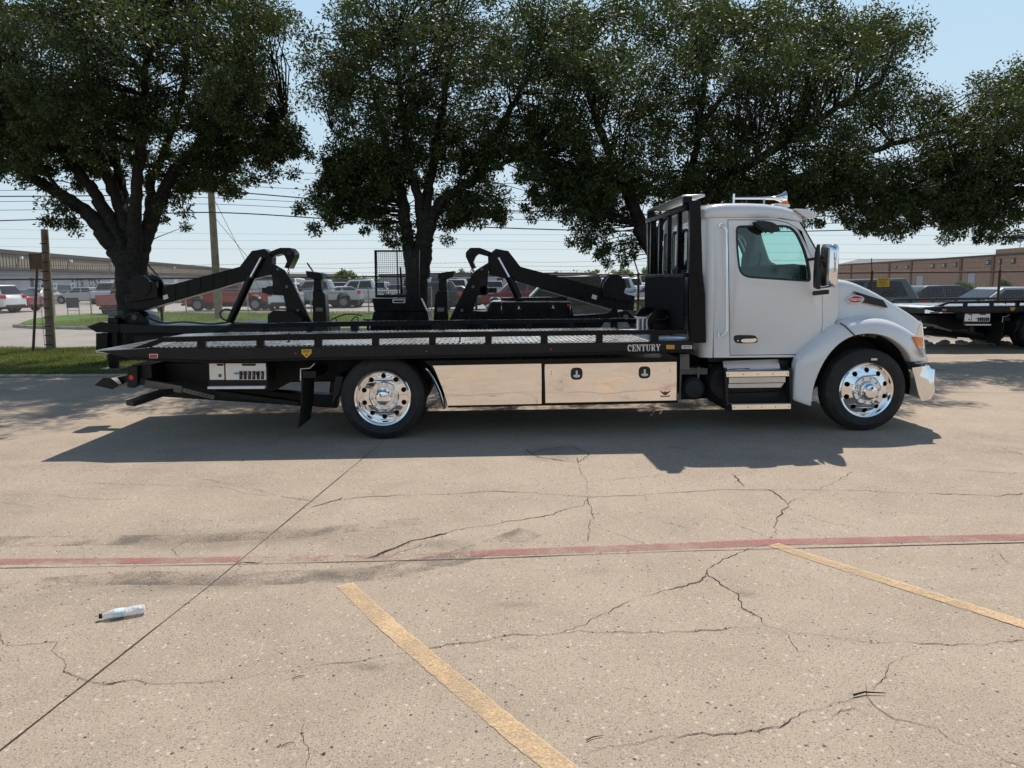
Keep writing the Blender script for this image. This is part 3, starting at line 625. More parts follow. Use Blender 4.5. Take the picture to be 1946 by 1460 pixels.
ps = part(MB().prism(pent, BD - .003, BD - .0002), 'warning_sticker', 'decal_y')
m2 = MB()
for k in range(3): p = T(575, 666 + 1.8 * k, BD); q = T(590, 666 + 1.8 * k, BD); m2.box(p[0] + .006 * (k % 2), q[0] - .008 * (k == 1), BD - .0045, BD - .0032, p[1] - .002, p[1] + .002)
part(m2, 'sticker_print', 'decal_k', ps)
p = T(582.5, 674.5, BD); part(MB().lathe([(.0005, BD - .0046), (.012, BD - .0046), (.012, BD - .0032)], (p[0], 0, p[1]), 6), 'sticker_mark', 'decal_r', ps)
lt = MB(); p = T(1192.5, 668, BD); q = T(1255, 654.5, BD); stroke_word(lt, 'CENTURY', p[0], p[1], q[0] - p[0], q[1] - p[1], BD, .0015)
part(lt, 'bed_lettering', 'decal_w', recalc=False)

# ---- headboard behind the cab
hx0, _ = T(1311, 500, BD); hx1, _ = T(1330, 500, BD); zt = T(1320, 381, BD)[1]; zb_ = T(1320, 650, BD)[1]
hxw = T(1342, 640, BD)[0]
both(lambda m: m.prism(TP([(1311, 383), (1314, 380), (1329, 380), (1332, 385), (1336, 520), (1341, 560), (1342.5, 652), (1311, 652)], .12), .12, .20), 'headboard_post', 'black', bevel=.012)
zp = T(1311, 527, BD)[1]
part(MB().box(hx0 + .01, hx0 + .022, .201, WID - .201, zb_ + .09, zp), 'headboard_plate', 'dull', bevel=.004)
part(MB().box(hx0 + .002, hx0 + .06, .2005, WID - .2005, zp + .001, zp + .05), 'headboard_rail', 'black', bevel=.008)
part(MB().box(hx0 + .002, hx0 + .06, .2005, WID - .2005, zt - .085, zt - .02), 'headboard_rail', 'black', bevel=.008)
for yy in (.52, 1.0, 1.44, 1.92): part(MB().box(hx0 + .006, hx0 + .056, yy - .028, yy + .028, zp + .051, zt - .086), 'headboard_bar', 'black', bevel=.006)
# light bar wing on top
wl0 = T(1296, 371, .33); wl1 = T(1340, 371, .33)
WN = .33; lb = part(MB().hexa([(wl0[0], WN, wl0[1] - .03), (wl1[0], WN, wl1[1] - .018), (wl1[0], mir(WN), wl1[1] - .018), (wl0[0], mir(WN), wl0[1] - .03), (wl0[0], WN, wl0[1]), (wl1[0], WN, wl1[1] + .012), (wl1[0], mir(WN), wl1[1] + .012), (wl0[0], mir(WN), wl0[1])]), 'light_bar', 'alum', bevel=.008)
for yy in (.3, WID - .3): part(MB().box(hx0 + .01, hx0 + .1, yy - .03, yy + .03, zt - .021, wl0[1] - .02), 'light_bar_bracket', 'black', lb)

# ---- toolboxes with polished fronts
tb = TP([(806, 686), (1288, 680), (1288, 766), (852, 775), (846, 752), (836, 726), (818, 697)], .02)
part(MB().prism(tb, .022, .62), 'toolbox_body', 'black')
left = TP([(822, 695), (1029, 691), (1029.7, 768), (850, 771.5), (846.6, 755), (841, 739), (835.5, 725), (829, 709)], 0)
right = TP([(1035, 692.4), (1286, 687.7), (1286, 761), (1036, 766.3)], 0)
pl = part(MB().prism(left, .0, .0215), 'toolbox_panel', 'mirror', bevel=.003); pr = part(MB().prism(right, .0, .0215), 'toolbox_door', 'mirror', bevel=.003)
part(MB().prism(TP([(822, 691.5), (1288, 684), (1288, 679), (822, 686)], 0), .005, .02), 'toolbox_drip_rail', 'black')
for lx, ly in ((1095.8, 710.4), (1224.8, 708)):
    c = T(lx, ly, 0); ring = []
    for k in range(28):
        a = 2 * math.pi * k / 28; e = 3.2; ca, sa = math.cos(a), math.sin(a); r = 1 / (abs(ca) ** e + abs(sa) ** e) ** (1 / e)
        ring.append((c[0] + .066 * r * ca, c[1] + .068 * r * sa))
    la = part(MB().prism(ring, -.006, -.0006), 'latch', 'plastic', pr, bevel=.003)
    hm = MB().prism([(c[0] - .012, c[1] - .01), (c[0] - .010, c[1] + .038), (c[0] + .010, c[1] + .038), (c[0] + .012, c[1] - .01), (c[0] + .04, c[1] - .016), (c[0] + .036, c[1] - .034), (c[0] + .015, c[1] - .042), (c[0] - .015, c[1] - .042), (c[0] - .036, c[1] - .034), (c[0] - .04, c[1] - .016)], -.013, -.0065)
    hm.build('latch_handle', M['decal_w'], pr, bevel=.003)
for bx_, by_ in ((1047.6, 706.5), (1047.6, 711), (1273.5, 702), (1273.5, 706.5)):
    c = T(bx_, by_, 0); part(MB().lathe([(.0005, -.003), (.005, -.002), (.006, -.0003)], (c[0], 0, c[1]), 10), 'rivet', 'grey', pr)
# eagle decal: spread wings over a red banner
c = T(1264, 749.5, 0); k = .0062; em = MB(); yy = -.0014
def dec(mbx, pts, y): mbx.add([(c[0] + a * k, y, c[1] + b * k) for a, b in pts], [tuple(range(len(pts)))])
for s in (-1, 1):
    for q in range(5):
        r0 = .8 + q * .35; em_y = yy - .0001 * q
        dec(em, [(s * .8, 4 - q * 1.1), (s * (10.5 - q * 1.6), 6.2 - q * 1.5), (s * (9.3 - q * 1.6), 4.9 - q * 1.5), (s * .8, 3.1 - q * 1.1)], em_y)
dec(em, [(-1, 5.2), (-.3, 6.2), (.9, 5.6), (1.2, 2), (.6, -2.2), (-.6, -2.2), (-1.2, 2)], yy - .0008)
part(em, 'eagle_decal', 'decal_k', pr, recalc=False)
em = MB(); dec(em, [(-8.5, -1.6), (-6, -2.6), (6, -2.6), (8.5, -1.6), (8.5, -4.4), (6, -5.2), (-6, -5.2), (-8.5, -4.4)], yy); part(em, 'banner_decal', 'decal_r', pr, recalc=False)
em = MB()
for q in range(8): dec(em, [(-6 + q * 1.6, -4.5), (-5 + q * 1.6, -4.5), (-5 + q * 1.6, -3.3), (-6 + q * 1.6, -3.3)], yy - .0003)
part(em, 'banner_print', 'decal_w', pr, recalc=False)
# chrome half fender ahead of the rear wheel
arc = [(810.5, 698.5), (817, 706), (824, 716), (830, 727.6), (837, 743), (842, 758), (846.6, 777)]
rings = []
for px_, py_ in arc:
    a = T(px_, py_, -.03); b = T(px_ - 4.5, py_ + 1.5, -.03)
    rings.append([(b[0], -.03, b[1]), (a[0] - .006, -.04, a[1]), (a[0], -.03, a[1]), (a[0], .56, a[1]), (b[0] + .015, .56, b[1])])
part(MB().loft(rings), 'half_fender', 'chrome', smooth=50, solid=.003)
# straps and air tank between toolbox and cab
part(MB().prism(TP([(1292, 673), (1310, 673), (1310, 703), (1292, 703)], .1), .1, .14).prism(TP([(1291, 700), (1345, 700), (1345, 712), (1291, 712)], .3), .3, .5), 'mount_bracket', 'grey', bevel=.004)
at = T(1310, 735, .35); part(MB().lathe([(.001, -.16), (.10, -.15), (.13, -.12), (.13, .6), (.10, .63), (.001, .64)], (at[0], .3, at[1]), 24), 'air_tank', 'under', smooth=35)
for q in (1294, 1328): e = T(q, 706, .2); part(MB().box(e[0] - .01, e[0] + .01, .21, .23, at[1] - .13, e[1] + .05), 'tank_strap', 'grey')
part(MB().prism(TP([(1290, 760), (1345, 757), (1345, 690), (1290, 690)], .75), .75, .77), 'side_shield', 'under')
# exhaust / after-treatment canister between axle and steps
part(MB().lathe([(.001, -.5), (.2, -.48), (.24, -.42), (.24, .42), (.2, .48), (.001, .5)], (T(1365, 738, .6)[0], .75, .55), 24, 'y'), 'muffler', 'under', smooth=35)

# ---- tow gear at the tail
tl = T(250, 717.6, .25)
part(MB().prism(TP([(241.5, 697), (261, 696), (261, 733), (254, 738), (241.5, 736)], .25), .25, .33), 'light_bracket', 'blackm', bevel=.006)
part(MB().lathe([(.0005, .236), (.025, .238), (.033, .2495)], (tl[0], 0, tl[1]), 24), 'tail_light', 'red', smooth=50)
part(MB().prism(TP([(241.5, 697), (261, 696), (261, 733), (254, 738), (241.5, 736)], .25), WID - .33, WID - .25), 'light_bracket', 'blackm', bevel=.006)
part(MB().box(T(262, 700, .5)[0], T(300, 700, .5)[0], .33, WID - .33, .68, .84), 'tail_crossmember', 'blackm', bevel=.01)
both(lambda m: m.prism(TP([(262, 694), (398, 690), (398, 745), (345, 733), (262, 732)], .7), .7, .76), 'pivot_plate', 'blackm')
# wheel-lift: boom under the frame, cross bar, L-arms
b0 = T(300, 742, 1.1); b1 = T(640, 772, 1.1)
part(MB().bar((b0[0], CY, b0[1]), (b1[0], CY, b1[1] + .05), .22, .16, (0, 0, 1)), 'lift_boom', 'blackm', bevel=.01)
p0 = T(274, 729, .35); p1 = T(345, 741, .35); p2 = T(405, 756, .35)
part(MB().bar((p0[0], .40, p0[1]), (p1[0], .40, p1[1]), .09, .085), 'lift_arm_sleeve', 'grey', bevel=.006)
ia = part(MB().bar((p1[0] - .02, .40, p1[1]), (p2[0], .40, p2[1]), .055, .05), 'lift_arm', 'grey', bevel=.004)
hm = MB(); dv = Vector((p2[0] - p1[0], 0, p2[1] - p1[1]))
for q in range(7): t_ = .16 + q * .125; hm.lathe([(.0005, .370), (.009, .370), (.009, .3722)], (p1[0] + dv.x * t_, 0, p1[1] + dv.z * t_), 10)
part(hm, 'pin_hole', 'decal_k', ia)
q0 = T(258, 765, .15); q1 = T(318, 747, .3)
part(MB().bar((q0[0], .0, q0[1] + .01), (q1[0], .42, q1[1] + .02), .15, .06), 'lift_pad', 'blackm', bevel=.008)
part(MB().bar((p0[0] + .05, .4, p0[1] - .01), (p0[0] + .05, WID - .4, p0[1] - .01), .1, .1), 'lift_cross_bar', 'blackm', bevel=.008)
f0 = T(187, 733, .9); f1 = T(242, 719, .9)
part(MB().bar((f0[0], 1.3, f0[1] - .0), (f1[0] + .2, 1.3, f1[1] + .02), .12, .085), 'lift_fork', 'blackm', bevel=.01)
part(MB().prism(TP([(163, 736.7), (181, 722), (196, 723), (211.7, 735.7), (199, 745)], .9), 1.1, 1.5), 'lift_fork_pad', 'blackm', bevel=.006)
# subframe hanging under the bed
part(MB().prism(TP([(398, 690), (840, 682), (840, 706), (700, 700), (640, 722), (560, 722), (520, 744), (398, 745)], .72), .72, .78), 'sub_frame', 'under')
part(MB().prism(TP([(398, 690), (840, 682), (840, 706), (700, 700), (640, 722), (560, 722), (520, 744), (398, 745)], .72), 1.66, 1.72), 'sub_frame', 'under')
t0 = T(410, 745, .6); t1 = T(570, 762, .6)
part(MB().bar((t0[0], .6, t0[1]), (t1[0], .6, t1[1] - .03), .12, .05), 'sub_frame_strut', 'under')
# control box with levers
cb = part(MB().prism(TP([(396, 688), (508, 688), (509, 739.5), (396, 739.5)], .03), .035, .36), 'control_box', 'blackm', bevel=.006)
part(MB().prism(TP([(398, 690.5), (426, 690.5), (427, 722), (399, 722)], .03), .020, .0345), 'control_panel', 'panelw', cb, bevel=.003)
part(MB().prism(TP([(428.5, 690.5), (505.5, 690.5), (506.5, 722), (429.5, 722)], .03), .020, .0345), 'control_panel', 'panelw', cb, bevel=.003)
part(MB().prism(TP([(399, 733), (507, 732), (507, 737.5), (399, 738)], .03), -.05, .0345), 'control_shelf', 'panelw', cb, bevel=.004)
for i in range(6):
    xx = 458 + i * 8.2; part(MB().prism(TP([(xx - 2.8, 705.5), (xx + 2.8, 705.5), (xx + 2.8, 721), (xx - 2.8, 721)], .02), .012, .0195), 'lever_slot', 'decal_k', cb)
    c = T(xx - 1, 710 + (i % 2), .0); part(MB().tube([(c[0], .018, c[1] - .03), (c[0], -.02, c[1] - .01), (c[0], -.045, c[1] + .01)], [.006, .006, .011], 8), 'lever', ['blue', 'red', 'panelw', 'panelw', 'plastic', 'panelw'][i], cb, smooth=40)
part(MB().tube([(T(445, 709, 0)[0] , -.005, T(445, 709, 0)[1]), (T(449, 711, 0)[0], -.015, T(449, 711, 0)[1]), (T(453, 709, 0)[0], -.005, T(453, 709, 0)[1])], .007, 8), 'lever_knob', 'blue', cb, smooth=40)
part(MB().prism(TP([(459, 691.5), (487, 691.5), (485, 695.5), (461, 695.5)], .02), .014, .0195), 'panel_latch', 'plastic', cb); part(MB().prism(TP([(412, 692), (425, 692), (424, 695.5), (413, 695.5)], .02), .014, .0195), 'panel_latch', 'plastic', cb)
c = T(418, 714, .02); part(MB().lathe([(.0005, .005), (.013, .007), (.02, .0195)], (c[0], 0, c[1]), 12), 'gauge', 'grey', cb)
# mud flaps on bent brackets
mf = part(MB().tube([(T(598, 691, .1)[0], .1, T(598, 691, .1)[1]), (T(589, 700, .1)[0], .1, T(589, 700, .1)[1]), (T(571.5, 701, .1)[0], .1, T(571.5, 701, .1)[1]), (T(571.5, 724, .1)[0], .1, T(571.5, 724, .1)[1])], .011, 8), 'flap_bracket', 'alum', smooth=50)
def flap(y0, y1, pts): 
    return part(MB().prism(TP(pts, y0), y0, y1), 'mud_flap', 'rubber', bevel=.004)
for ya in (.06, WID - .62):
    q = [T(573, 722, .06), T(571, 771, .06), T(565, 814, .06)]; q2 = [T(584, 716, .06), T(583, 760, .06), T(578, 800, .06)]
    part(MB().loft([[(q[i][0], ya, q[i][1]), (q[i][0] + .012, ya, q[i][1]), (q[i][0] + .03 , ya + .56, q[i][1] + .005), (q[i][0] + .018, ya + .56, q[i][1] + .005)] for i in range(3)], closed=True, caps=True), 'mud_flap', 'rubber')
part(MB().box(T(575, 716, .06)[0], T(600, 716, .06)[0], .07, WID - .07, T(575, 716, .06)[1] - .02, T(575, 716, .06)[1] + .06), 'flap_beam', 'blackm', bevel=.005)
q = [T(652, 718, .1), T(640, 718, .1), T(632, 767, .1), T(640, 755, .1)]
part(MB().prism(TP([(638, 716), (652.6, 716), (646, 745), (631, 767.5)], .12), .12, .6), 'splash_flap', 'rubber')

# ---- cab
CS = .18; zbelt = T(1450, 540, CS)[1]
def tum(x, y, z):
    k = max(0, z - zbelt) * .085
    return (x, y + k if y < CY else y - k, z)
door = TP([(1387.3, 418), (1477, 418), (1500, 423.5), (1516, 433), (1555.5, 511), (1562, 522), (1562.5, 617), (1557.5, 640), (1544, 658.5), (1527, 673), (1388, 675)], CS)
gap = TP([(1386.3, 416.7), (1477.3, 416.7), (1500.8, 422.3), (1517, 432), (1556.5, 510.6), (1563.1, 521.7), (1563.6, 617.2), (1558.6, 640.5), (1544.8, 659.5), (1527.5, 674.3), (1387, 676.2)], CS)
outl = TP([(1356, 680), (1356, 413.5), (1477, 413.5), (1504, 418), (1523, 421), (1533, 438), (1565, 499), (1593, 529), (1593, 600), (1575, 640), (1545, 665), (1528, 679)], CS)
def rounded(poly, it=2):
    for _ in range(it):
        o = []
        for i in range(len(poly)):
            a, b = poly[i], poly[(i + 1) % len(poly)]
            d = math.hypot(b[0] - a[0], b[1] - a[1]); k = min(.25, .03 / max(d, 1e-6))
            o += [(a[0] + (b[0] - a[0]) * k, a[1] + (b[1] - a[1]) * k), (a[0] + (b[0] - a[0]) * (1 - k), a[1] + (b[1] - a[1]) * (1 - k))]
        poly = o
    return poly
win = TP([(1401, 428), (1496, 427), (1509, 431), (1520, 443), (1532.5, 473), (1538.5, 498), (1541.5, 520), (1541, 536), (1528, 535.5), (1422, 528.5), (1410, 523), (1404, 512), (1401, 473)], CS)
def shrink(poly, m):
    cx_ = sum(p[0] for p in poly) / len(poly); cz_ = sum(p[1] for p in poly) / len(poly); o = []; n = len(poly)
    area = sum(poly[i][0] * poly[(i + 1) % n][1] - poly[(i + 1) % n][0] * poly[i][1] for i in range(n)); s = 1 if area > 0 else -1
    for i in range(n):
        a = Vector(poly[i - 1]); b = Vector(poly[i]); c_ = Vector(poly[(i + 1) % n]); d1 = (b - a).normalized(); d2 = (c_ - b).normalized()
        nn = Vector((-(d1.y + d2.y), d1.x + d2.x)); nn = nn.normalized() * s; o.append(tuple(b + nn * (m / max(.5, nn.dot(Vector((-d1.y, d1.x)) * s)))))
    return o
win = rounded(win, 2); wing = shrink(win, .022)
for far in (False, True):
    fl = (lambda x, y, z: (x, mir(y), z)) if far else (lambda x, y, z: (x, y, z))
    def bp(m, name, mat, parent=truck, **k): return m.map(tum).map(fl).build(name, M[mat], parent, **k)
    bp(MB().prism(outl, CS, CS + .05, [gap]), 'cab_side', 'white', bevel=.005)
    dr = bp(MB().prism(door, CS - .002, CS + .04, [win]), 'door', 'white', bevel=.005)
    bp(MB().prism(win, CS - .004, CS + .03, [wing]), 'window_seal', 'plastic', dr, bevel=.003)
    bp(MB().prism(shrink(win, .015), CS + .012, CS + .016), 'window_glass', 'glass', dr)
    # handle in a black recess with a chrome pull
    hp = rounded(TP([(1394, 637), (1433, 637), (1439, 642), (1439.5, 651), (1433, 652), (1400, 653), (1394, 648)], CS), 2)
    bp(MB().prism(hp, CS - .006, CS - .0025), 'handle_recess', 'plastic', dr, bevel=.002)
    bp(MB().prism(rounded(TP([(1407, 644), (1430, 643.5), (1436, 642.5), (1437, 648), (1430, 651), (1407, 651)], CS), 2), CS - .024, CS - .0065), 'door_handle', 'chrome', dr, bevel=.006)
    c = T(1402, 647.5, CS); bp(MB().lathe([(.0005, CS - .010), (.009, CS - .009), (.0095, CS - .0062)], (c[0], 0, c[1]), 12), 'key_lock', 'chrome', dr)
    # lower crease of the door
    ce = [T(1395, 626, CS), T(1555, 622, CS)]
    # look-down mirror on top of the window
    lm = rounded(TP([(1428, 421.5), (1446, 420.5), (1467, 425), (1476.5, 435.5), (1474, 442), (1460, 441.5), (1442, 436)], CS), 2)
    bp(MB().prism(lm, CS - .15, CS - .02), 'look_down_mirror', 'plastic', dr, bevel=.03, seg=3)
    bp(MB().prism(TP([(1440, 419), (1455, 419.5), (1455, 423.5), (1440, 423)], CS), CS - .05, CS - .0045), 'mirror_mount', 'plastic', dr)
    # grab handle
    gp = [T(1373, 428, CS), T(1380, 434, CS), T(1379, 631, CS), T(1368, 637.5, CS)]
    gh = MB().tube([(gp[0][0], CS - .002, gp[0][1]), (gp[0][0] + .01, CS - .05, gp[0][1]), (gp[1][0], CS - .062, gp[1][1] - .02), (gp[2][0], CS - .062, gp[2][1] + .02), (gp[3][0] + .01, CS - .05, gp[3][1]), (gp[3][0], CS - .002, gp[3][1])], .016, 12)
    for q in (gp[0], gp[3]): gh.lathe([(.0005, CS - .006), (.026, CS - .006), (.028, CS - .001)], (q[0], 0, q[1]), 14)
    bp(gh, 'grab_handle', 'chrome', smooth=50)
    # wing mirror in chrome housing
    mo = rounded(TP([(1569, 463), (1593, 464.5), (1599, 474), (1599, 540), (1594, 546), (1570, 550)], -.14), 2)
    xm0 = T(1569, 505, -.08)[0]; xm1 = T(1599.5, 505, -.08)[0]; zm0 = T(1585, 548, -.1)[1]; zm1 = T(1585, 463.5, -.1)[1]; rg = []
    for f_, s_ in ((0, .55), (.03, .82), (.09, .97), (.2, 1), (.5, 1.02), (.8, 1), (.91, .97), (.97, .82), (1, .55)):
        rg.append([((xm0 + xm1) / 2 + (xm1 - xm0) / 2 * (1 - 2 * t_ / 14) * (.5 + .5 * s_), .06 - .19 * s_ * math.sin(math.pi * min(1, max(0, t_ / 14))) ** .6, zm0 + (zm1 - zm0) * f_) for t_ in range(15)])
    mm = MB().loft(rg, closed=True, caps=True).map(fl).build('wing_mirror', M['chrome'], truck, smooth=50)
    mk = TP([(1568, 462), (1563.5, 478), (1560.5, 520), (1560.5, 547), (1569, 551)], -.14)
    MB().prism(mk, -.03, .07).map(fl).build('mirror_back', M['plastic'], mm, bevel=.012)
    am = [T(1568, 553, -.02), T(1575, 553, -.02), T(1566, 472, -.02)]
    MB().bar((am[0][0], -.08, am[0][1] - .01), (am[0][0] - .03, CS + .02, am[0][1] - .03), .05, .05).bar((am[2][0] + .02, .0, am[2][1] - .1), (am[0][0] - .12, CS + .06, am[2][1] - .12), .03, .03).map(fl).build('mirror_arm', M['plastic'], mm, bevel=.01)
    # rear corner
    xr_ = T(1356.2, 600, CS)[0]; zlo = T(1356, 680, CS)[1]; zhi = T(1356, 413.5, CS)[1]; rc = .13
    rg = [[(xr_ - rc * math.sin(R(90) * i / 8), CS + rc * (1 - math.cos(R(90) * i / 8)), z) for i in range(9)] for z in (zlo, zbelt, zhi)]
    bp(MB().loft(rg), 'cab_corner', 'white', smooth=60)
XB = xr_ - .13
# back wall with three windows
bw = [(CS + .13, zlo), (WID - CS - .13, zlo), (WID - CS - .13 - .05, zhi), (CS + .13 + .05, zhi)]
wz0 = T(1337, 514, .4)[1]; wz1 = T(1337, 432, .4)[1]
bh = [rounded([(a, wz0), (b, wz0), (b, wz1), (a, wz1)], 2) for a, b in ((.42, .78), (.86, 1.58), (1.66, 2.02))]
bk = MB().plate(bw, bh, lambda u, v, w: (XB + w, u, v), 0, .03).build('cab_back', M['white'], truck)
for h in bh:
    MB().plate(shrink(h, -.02), [shrink(h, .012)], lambda u, v, w: (XB - .006 + w, u, v), 0, .005).build('rear_window_seal', M['plastic'], bk)
    MB().plate(h, [], lambda u, v, w: (XB + .01 + w, u, v), 0, .004).build('rear_window', M['glass'], bk)
# roof, lofted across the cab
st = [(1336, 404, 414), (1340, 396, 414), (1348, 390.5, 414), (1362, 388, 414), (1382, 386.5, 414), (1420, 386, 414), (1457, 387.5, 414), (1485, 391.5, 415), (1506, 397, 419), (1522, 407, 422.5)]
rings = []; sh = (zhi - zbelt) * .085
for xp, yt, yg in st:
    xg, zg = T(xp, yg, CS + .1); zt_ = T(xp, yt, CS + .25)[1]; h = zt_ - zg
    prof = [(0, 0), (.012, .45 * h), (.035, .72 * h), (.08, .9 * h), (.17, .99 * h), (.34, 1.01 * h + .01), (.7, 1.02 * h + .025), (CY - CS - sh, 1.02 * h + .03)]
    near = [(xg, CS + sh + a, zg + b) for a, b in prof]; rings.append(near + [(x_, mir(y_), z_) for x_, y_, z_ in near[-2::-1]])
part(MB().loft(rings), 'roof', 'white', smooth=50, solid=.03)
rf = rings[0]; part(MB().add(rf, [tuple(range(len(rf)))]).loft([[(x_, y_, z_) for x_, y_, z_ in rf], [(XB, y_, zhi - .01) for x_, y_, z_ in rf]]), 'roof_rear', 'white')
part(MB().box(T(1352, 420, .6)[0], T(1508, 420, .6)[0], CS + .14, WID - CS - .14, zhi - .05, zhi - .03), 'headliner', 'interior')
# sun visor
vp = TP([(1506, 397.5), (1522, 398), (1537, 401.5), (1549, 409.8), (1547, 413), (1531, 417), (1521, 410)], .3)
part(MB().prism(vp, .24, WID - .24), 'sun_visor', 'white', bevel=.012)
# windscreen, pillars, cowl
w0 = T(1527, 420, CS); w1 = T(1566, 500, CS)
part(MB().add([(w0[0], CS + .1, w0[1]), (w1[0], CS + .02, w1[1]), (w1[0], WID - CS - .02, w1[1]), (w0[0], WID - CS - .1, w0[1])], [(0, 1, 2, 3)]), 'windscreen', 'glass')
both(lambda m: m.bar((w0[0], CS + .115, w0[1]), (w1[0], CS + .03, w1[1]), .05, .03), 'windscreen_trim', 'plastic')
cw = T(1592, 530, CS); part(MB().hexa([(w1[0] - .1, CS + .052, w1[1] - .25), (cw[0], CS + .052, cw[1] - .25), (cw[0], WID - CS - .052, cw[1] - .25), (w1[0] - .1, WID - CS - .052, w1[1] - .25), (w1[0] - .1, CS + .052, w1[1] - .02), (cw[0], CS + .052, cw[1] - .005), (cw[0], WID - CS - .052, cw[1] - .005), (w1[0] - .1, WID - CS - .052, w1[1] - .02)]), 'cowl', 'plastic')
fl0 = T(1356, 640, CS)[0]; fl1 = T(1560, 640, CS)[0]
part(MB().box(fl0, fl1, CS + .052, WID - CS - .052, zlo, zlo + .06), 'cab_floor', 'interior_d')
part(MB().prism(TP([(1475, 512), (1488, 502), (1520, 505), (1560, 520), (1560, 640), (1500, 640), (1490, 560), (1476, 530)], .5), CS + .06, WID - CS - .06), 'dashboard', 'interior_d', bevel=.03)
part(MB().prism(TP([(1540, 515), (1562, 532), (1560, 650), (1540, 650)], .5), CS + .053, WID - CS - .053), 'firewall', 'under')
for yc in (.62, WID - .62):                                # seats
    s = MB().prism(TP([(1372, 620), (1455, 610), (1458, 590), (1405, 595), (1372, 600)], .5), yc - .26, yc + .26).prism(TP([(1378, 602), (1405, 600), (1398, 520), (1392, 470), (1376, 470), (1370, 520)], .5), yc - .24, yc + .24).prism(TP([(1374, 466), (1392, 466), (1392, 440), (1378, 440)], .5), yc - .13, yc + .13)
    s.build('seat', M['interior'], truck, bevel=.04, seg=3)
part(MB().prism(TP([(1424, 441), (1437, 439), (1443, 462), (1455, 497), (1470, 504), (1472, 540), (1404, 540), (1412, 500), (1420, 470)], 1.9), 1.72, 1.98), 'driver_seat_back', 'interior', bevel=.03)
part(MB().prism(rounded(TP([(1404, 433), (1415, 430), (1440, 431), (1451, 438), (1446, 446), (1430, 449), (1410, 447), (1403, 440)], .34), 2), .33, .40), 'inner_mirror', 'interior_d', bevel=.015)
sw = T(1500, 500, .6); N = 24; swp = [(sw[0] + .05 * math.cos(a) * 1.6 * .9, WID - .62 + .22 * math.sin(a), sw[1] + .17 * math.cos(a)) for a in (2 * math.pi * i / N for i in range(N + 1))]
part(MB().tube(swp, .016, 8).tube([(sw[0] + .02, WID - .62, sw[1]), (sw[0] + .22, WID - .62, sw[1] - .18)], .03, 8), 'steering_wheel', 'interior_d', smooth=50)
# roof gear: two horns, cab lights
for yc in (.72, WID - .72):
    h0 = T(1392, 377, yc); h1 = T(1491, 377, yc)
    hn = MB().lathe([(.012, 0), (.014, .52 * (h1[0] - h0[0])), (.022, .8 * (h1[0] - h0[0])), (.05, .93 * (h1[0] - h0[0])), (.085, h1[0] - h0[0]), (.08, h1[0] - h0[0] + .004), (.02, .9 * (h1[0] - h0[0])), (.001, .88 * (h1[0] - h0[0]))], (h0[0], yc, h0[1]), 20, 'x')
    for hx_ in (.02, .6): hn.box(h0[0] + hx_ * (h1[0] - h0[0]) - .012, h0[0] + hx_ * (h1[0] - h0[0]) + .012, yc - .012, yc + .012, h0[1] - .1, h0[1] + .05 * (hx_ < .1))
    part(hn, 'air_horn', 'chrome', smooth=45)
for yc in (.5, .86, CY, mir(.86), mir(.5)):
    m0 = T(1470, 390, .5); m1 = T(1494, 384, .5); zz = T(1480, 391, .5)[1]
    cl = part(MB().prism([(m0[0] - .02, zz), (m1[0] + .02, zz - .02), (m1[0] + .02, zz + .01), (m0[0], zz + .02)], yc - .06, yc + .06), 'cab_light_base', 'white')
    part(MB().prism([(m0[0] + .05, zz + .012), (m1[0] + .015, zz + .004), (m1[0] + .01, zz + .05), (m0[0] + .1, zz + .05)], yc - .045, yc + .045), 'cab_light', 'amber', cl, bevel=.01)

# ---- hood and fenders
HD = .30
c4 = [(1588, 612), (1608, 610), (1630, 605), (1650, 602.5), (1672, 602), (1694, 606), (1716, 614), (1738, 626), (1755, 640)]
ht = [(1586, 529), (1606, 531.5), (1622, 536), (1642, 545), (1664, 556.5), (1688, 571), (1712, 585), (1736, 598), (1757, 613)]
hm_ = [(1586, 575), (1608, 573), (1625, 572), (1645, 574), (1667, 580), (1690, 588), (1714, 600), (1737, 612), (1758, 626)]
rings = []
for i in range(9):
    a = T(*c4[i], HD - .02); b = T(*hm_[i], HD + .03); t_ = T(*ht[i], HD + .14); k = max(0, (i - 5) * .035)
    near = [(a[0], HD - .02 + k, a[1] - .03), (a[0], HD - .01 + k, a[1]), (a[0] * .6 + b[0] * .4, HD + .015 + k, a[1] * .6 + b[1] * .4), (b[0], HD + .03 + k, b[1]), (b[0] * .4 + t_[0] * .6, HD + .05 + k, b[1] * .35 + t_[1] * .65), (b[0] * .12 + t_[0] * .88, HD + .09 + k, b[1] * .08 + t_[1] * .92), (t_[0], HD + .16 + k, t_[1]), (t_[0], HD + .4, t_[1] + .015), (t_[0], CY, t_[1] + .035)]
    rings.append(near + [(x_, mir(y_), z_) for x_, y_, z_ in near[-2::-1]])
hood = part(MB().loft(rings), 'hood', 'white', smooth=45, solid=.02, sub=1)
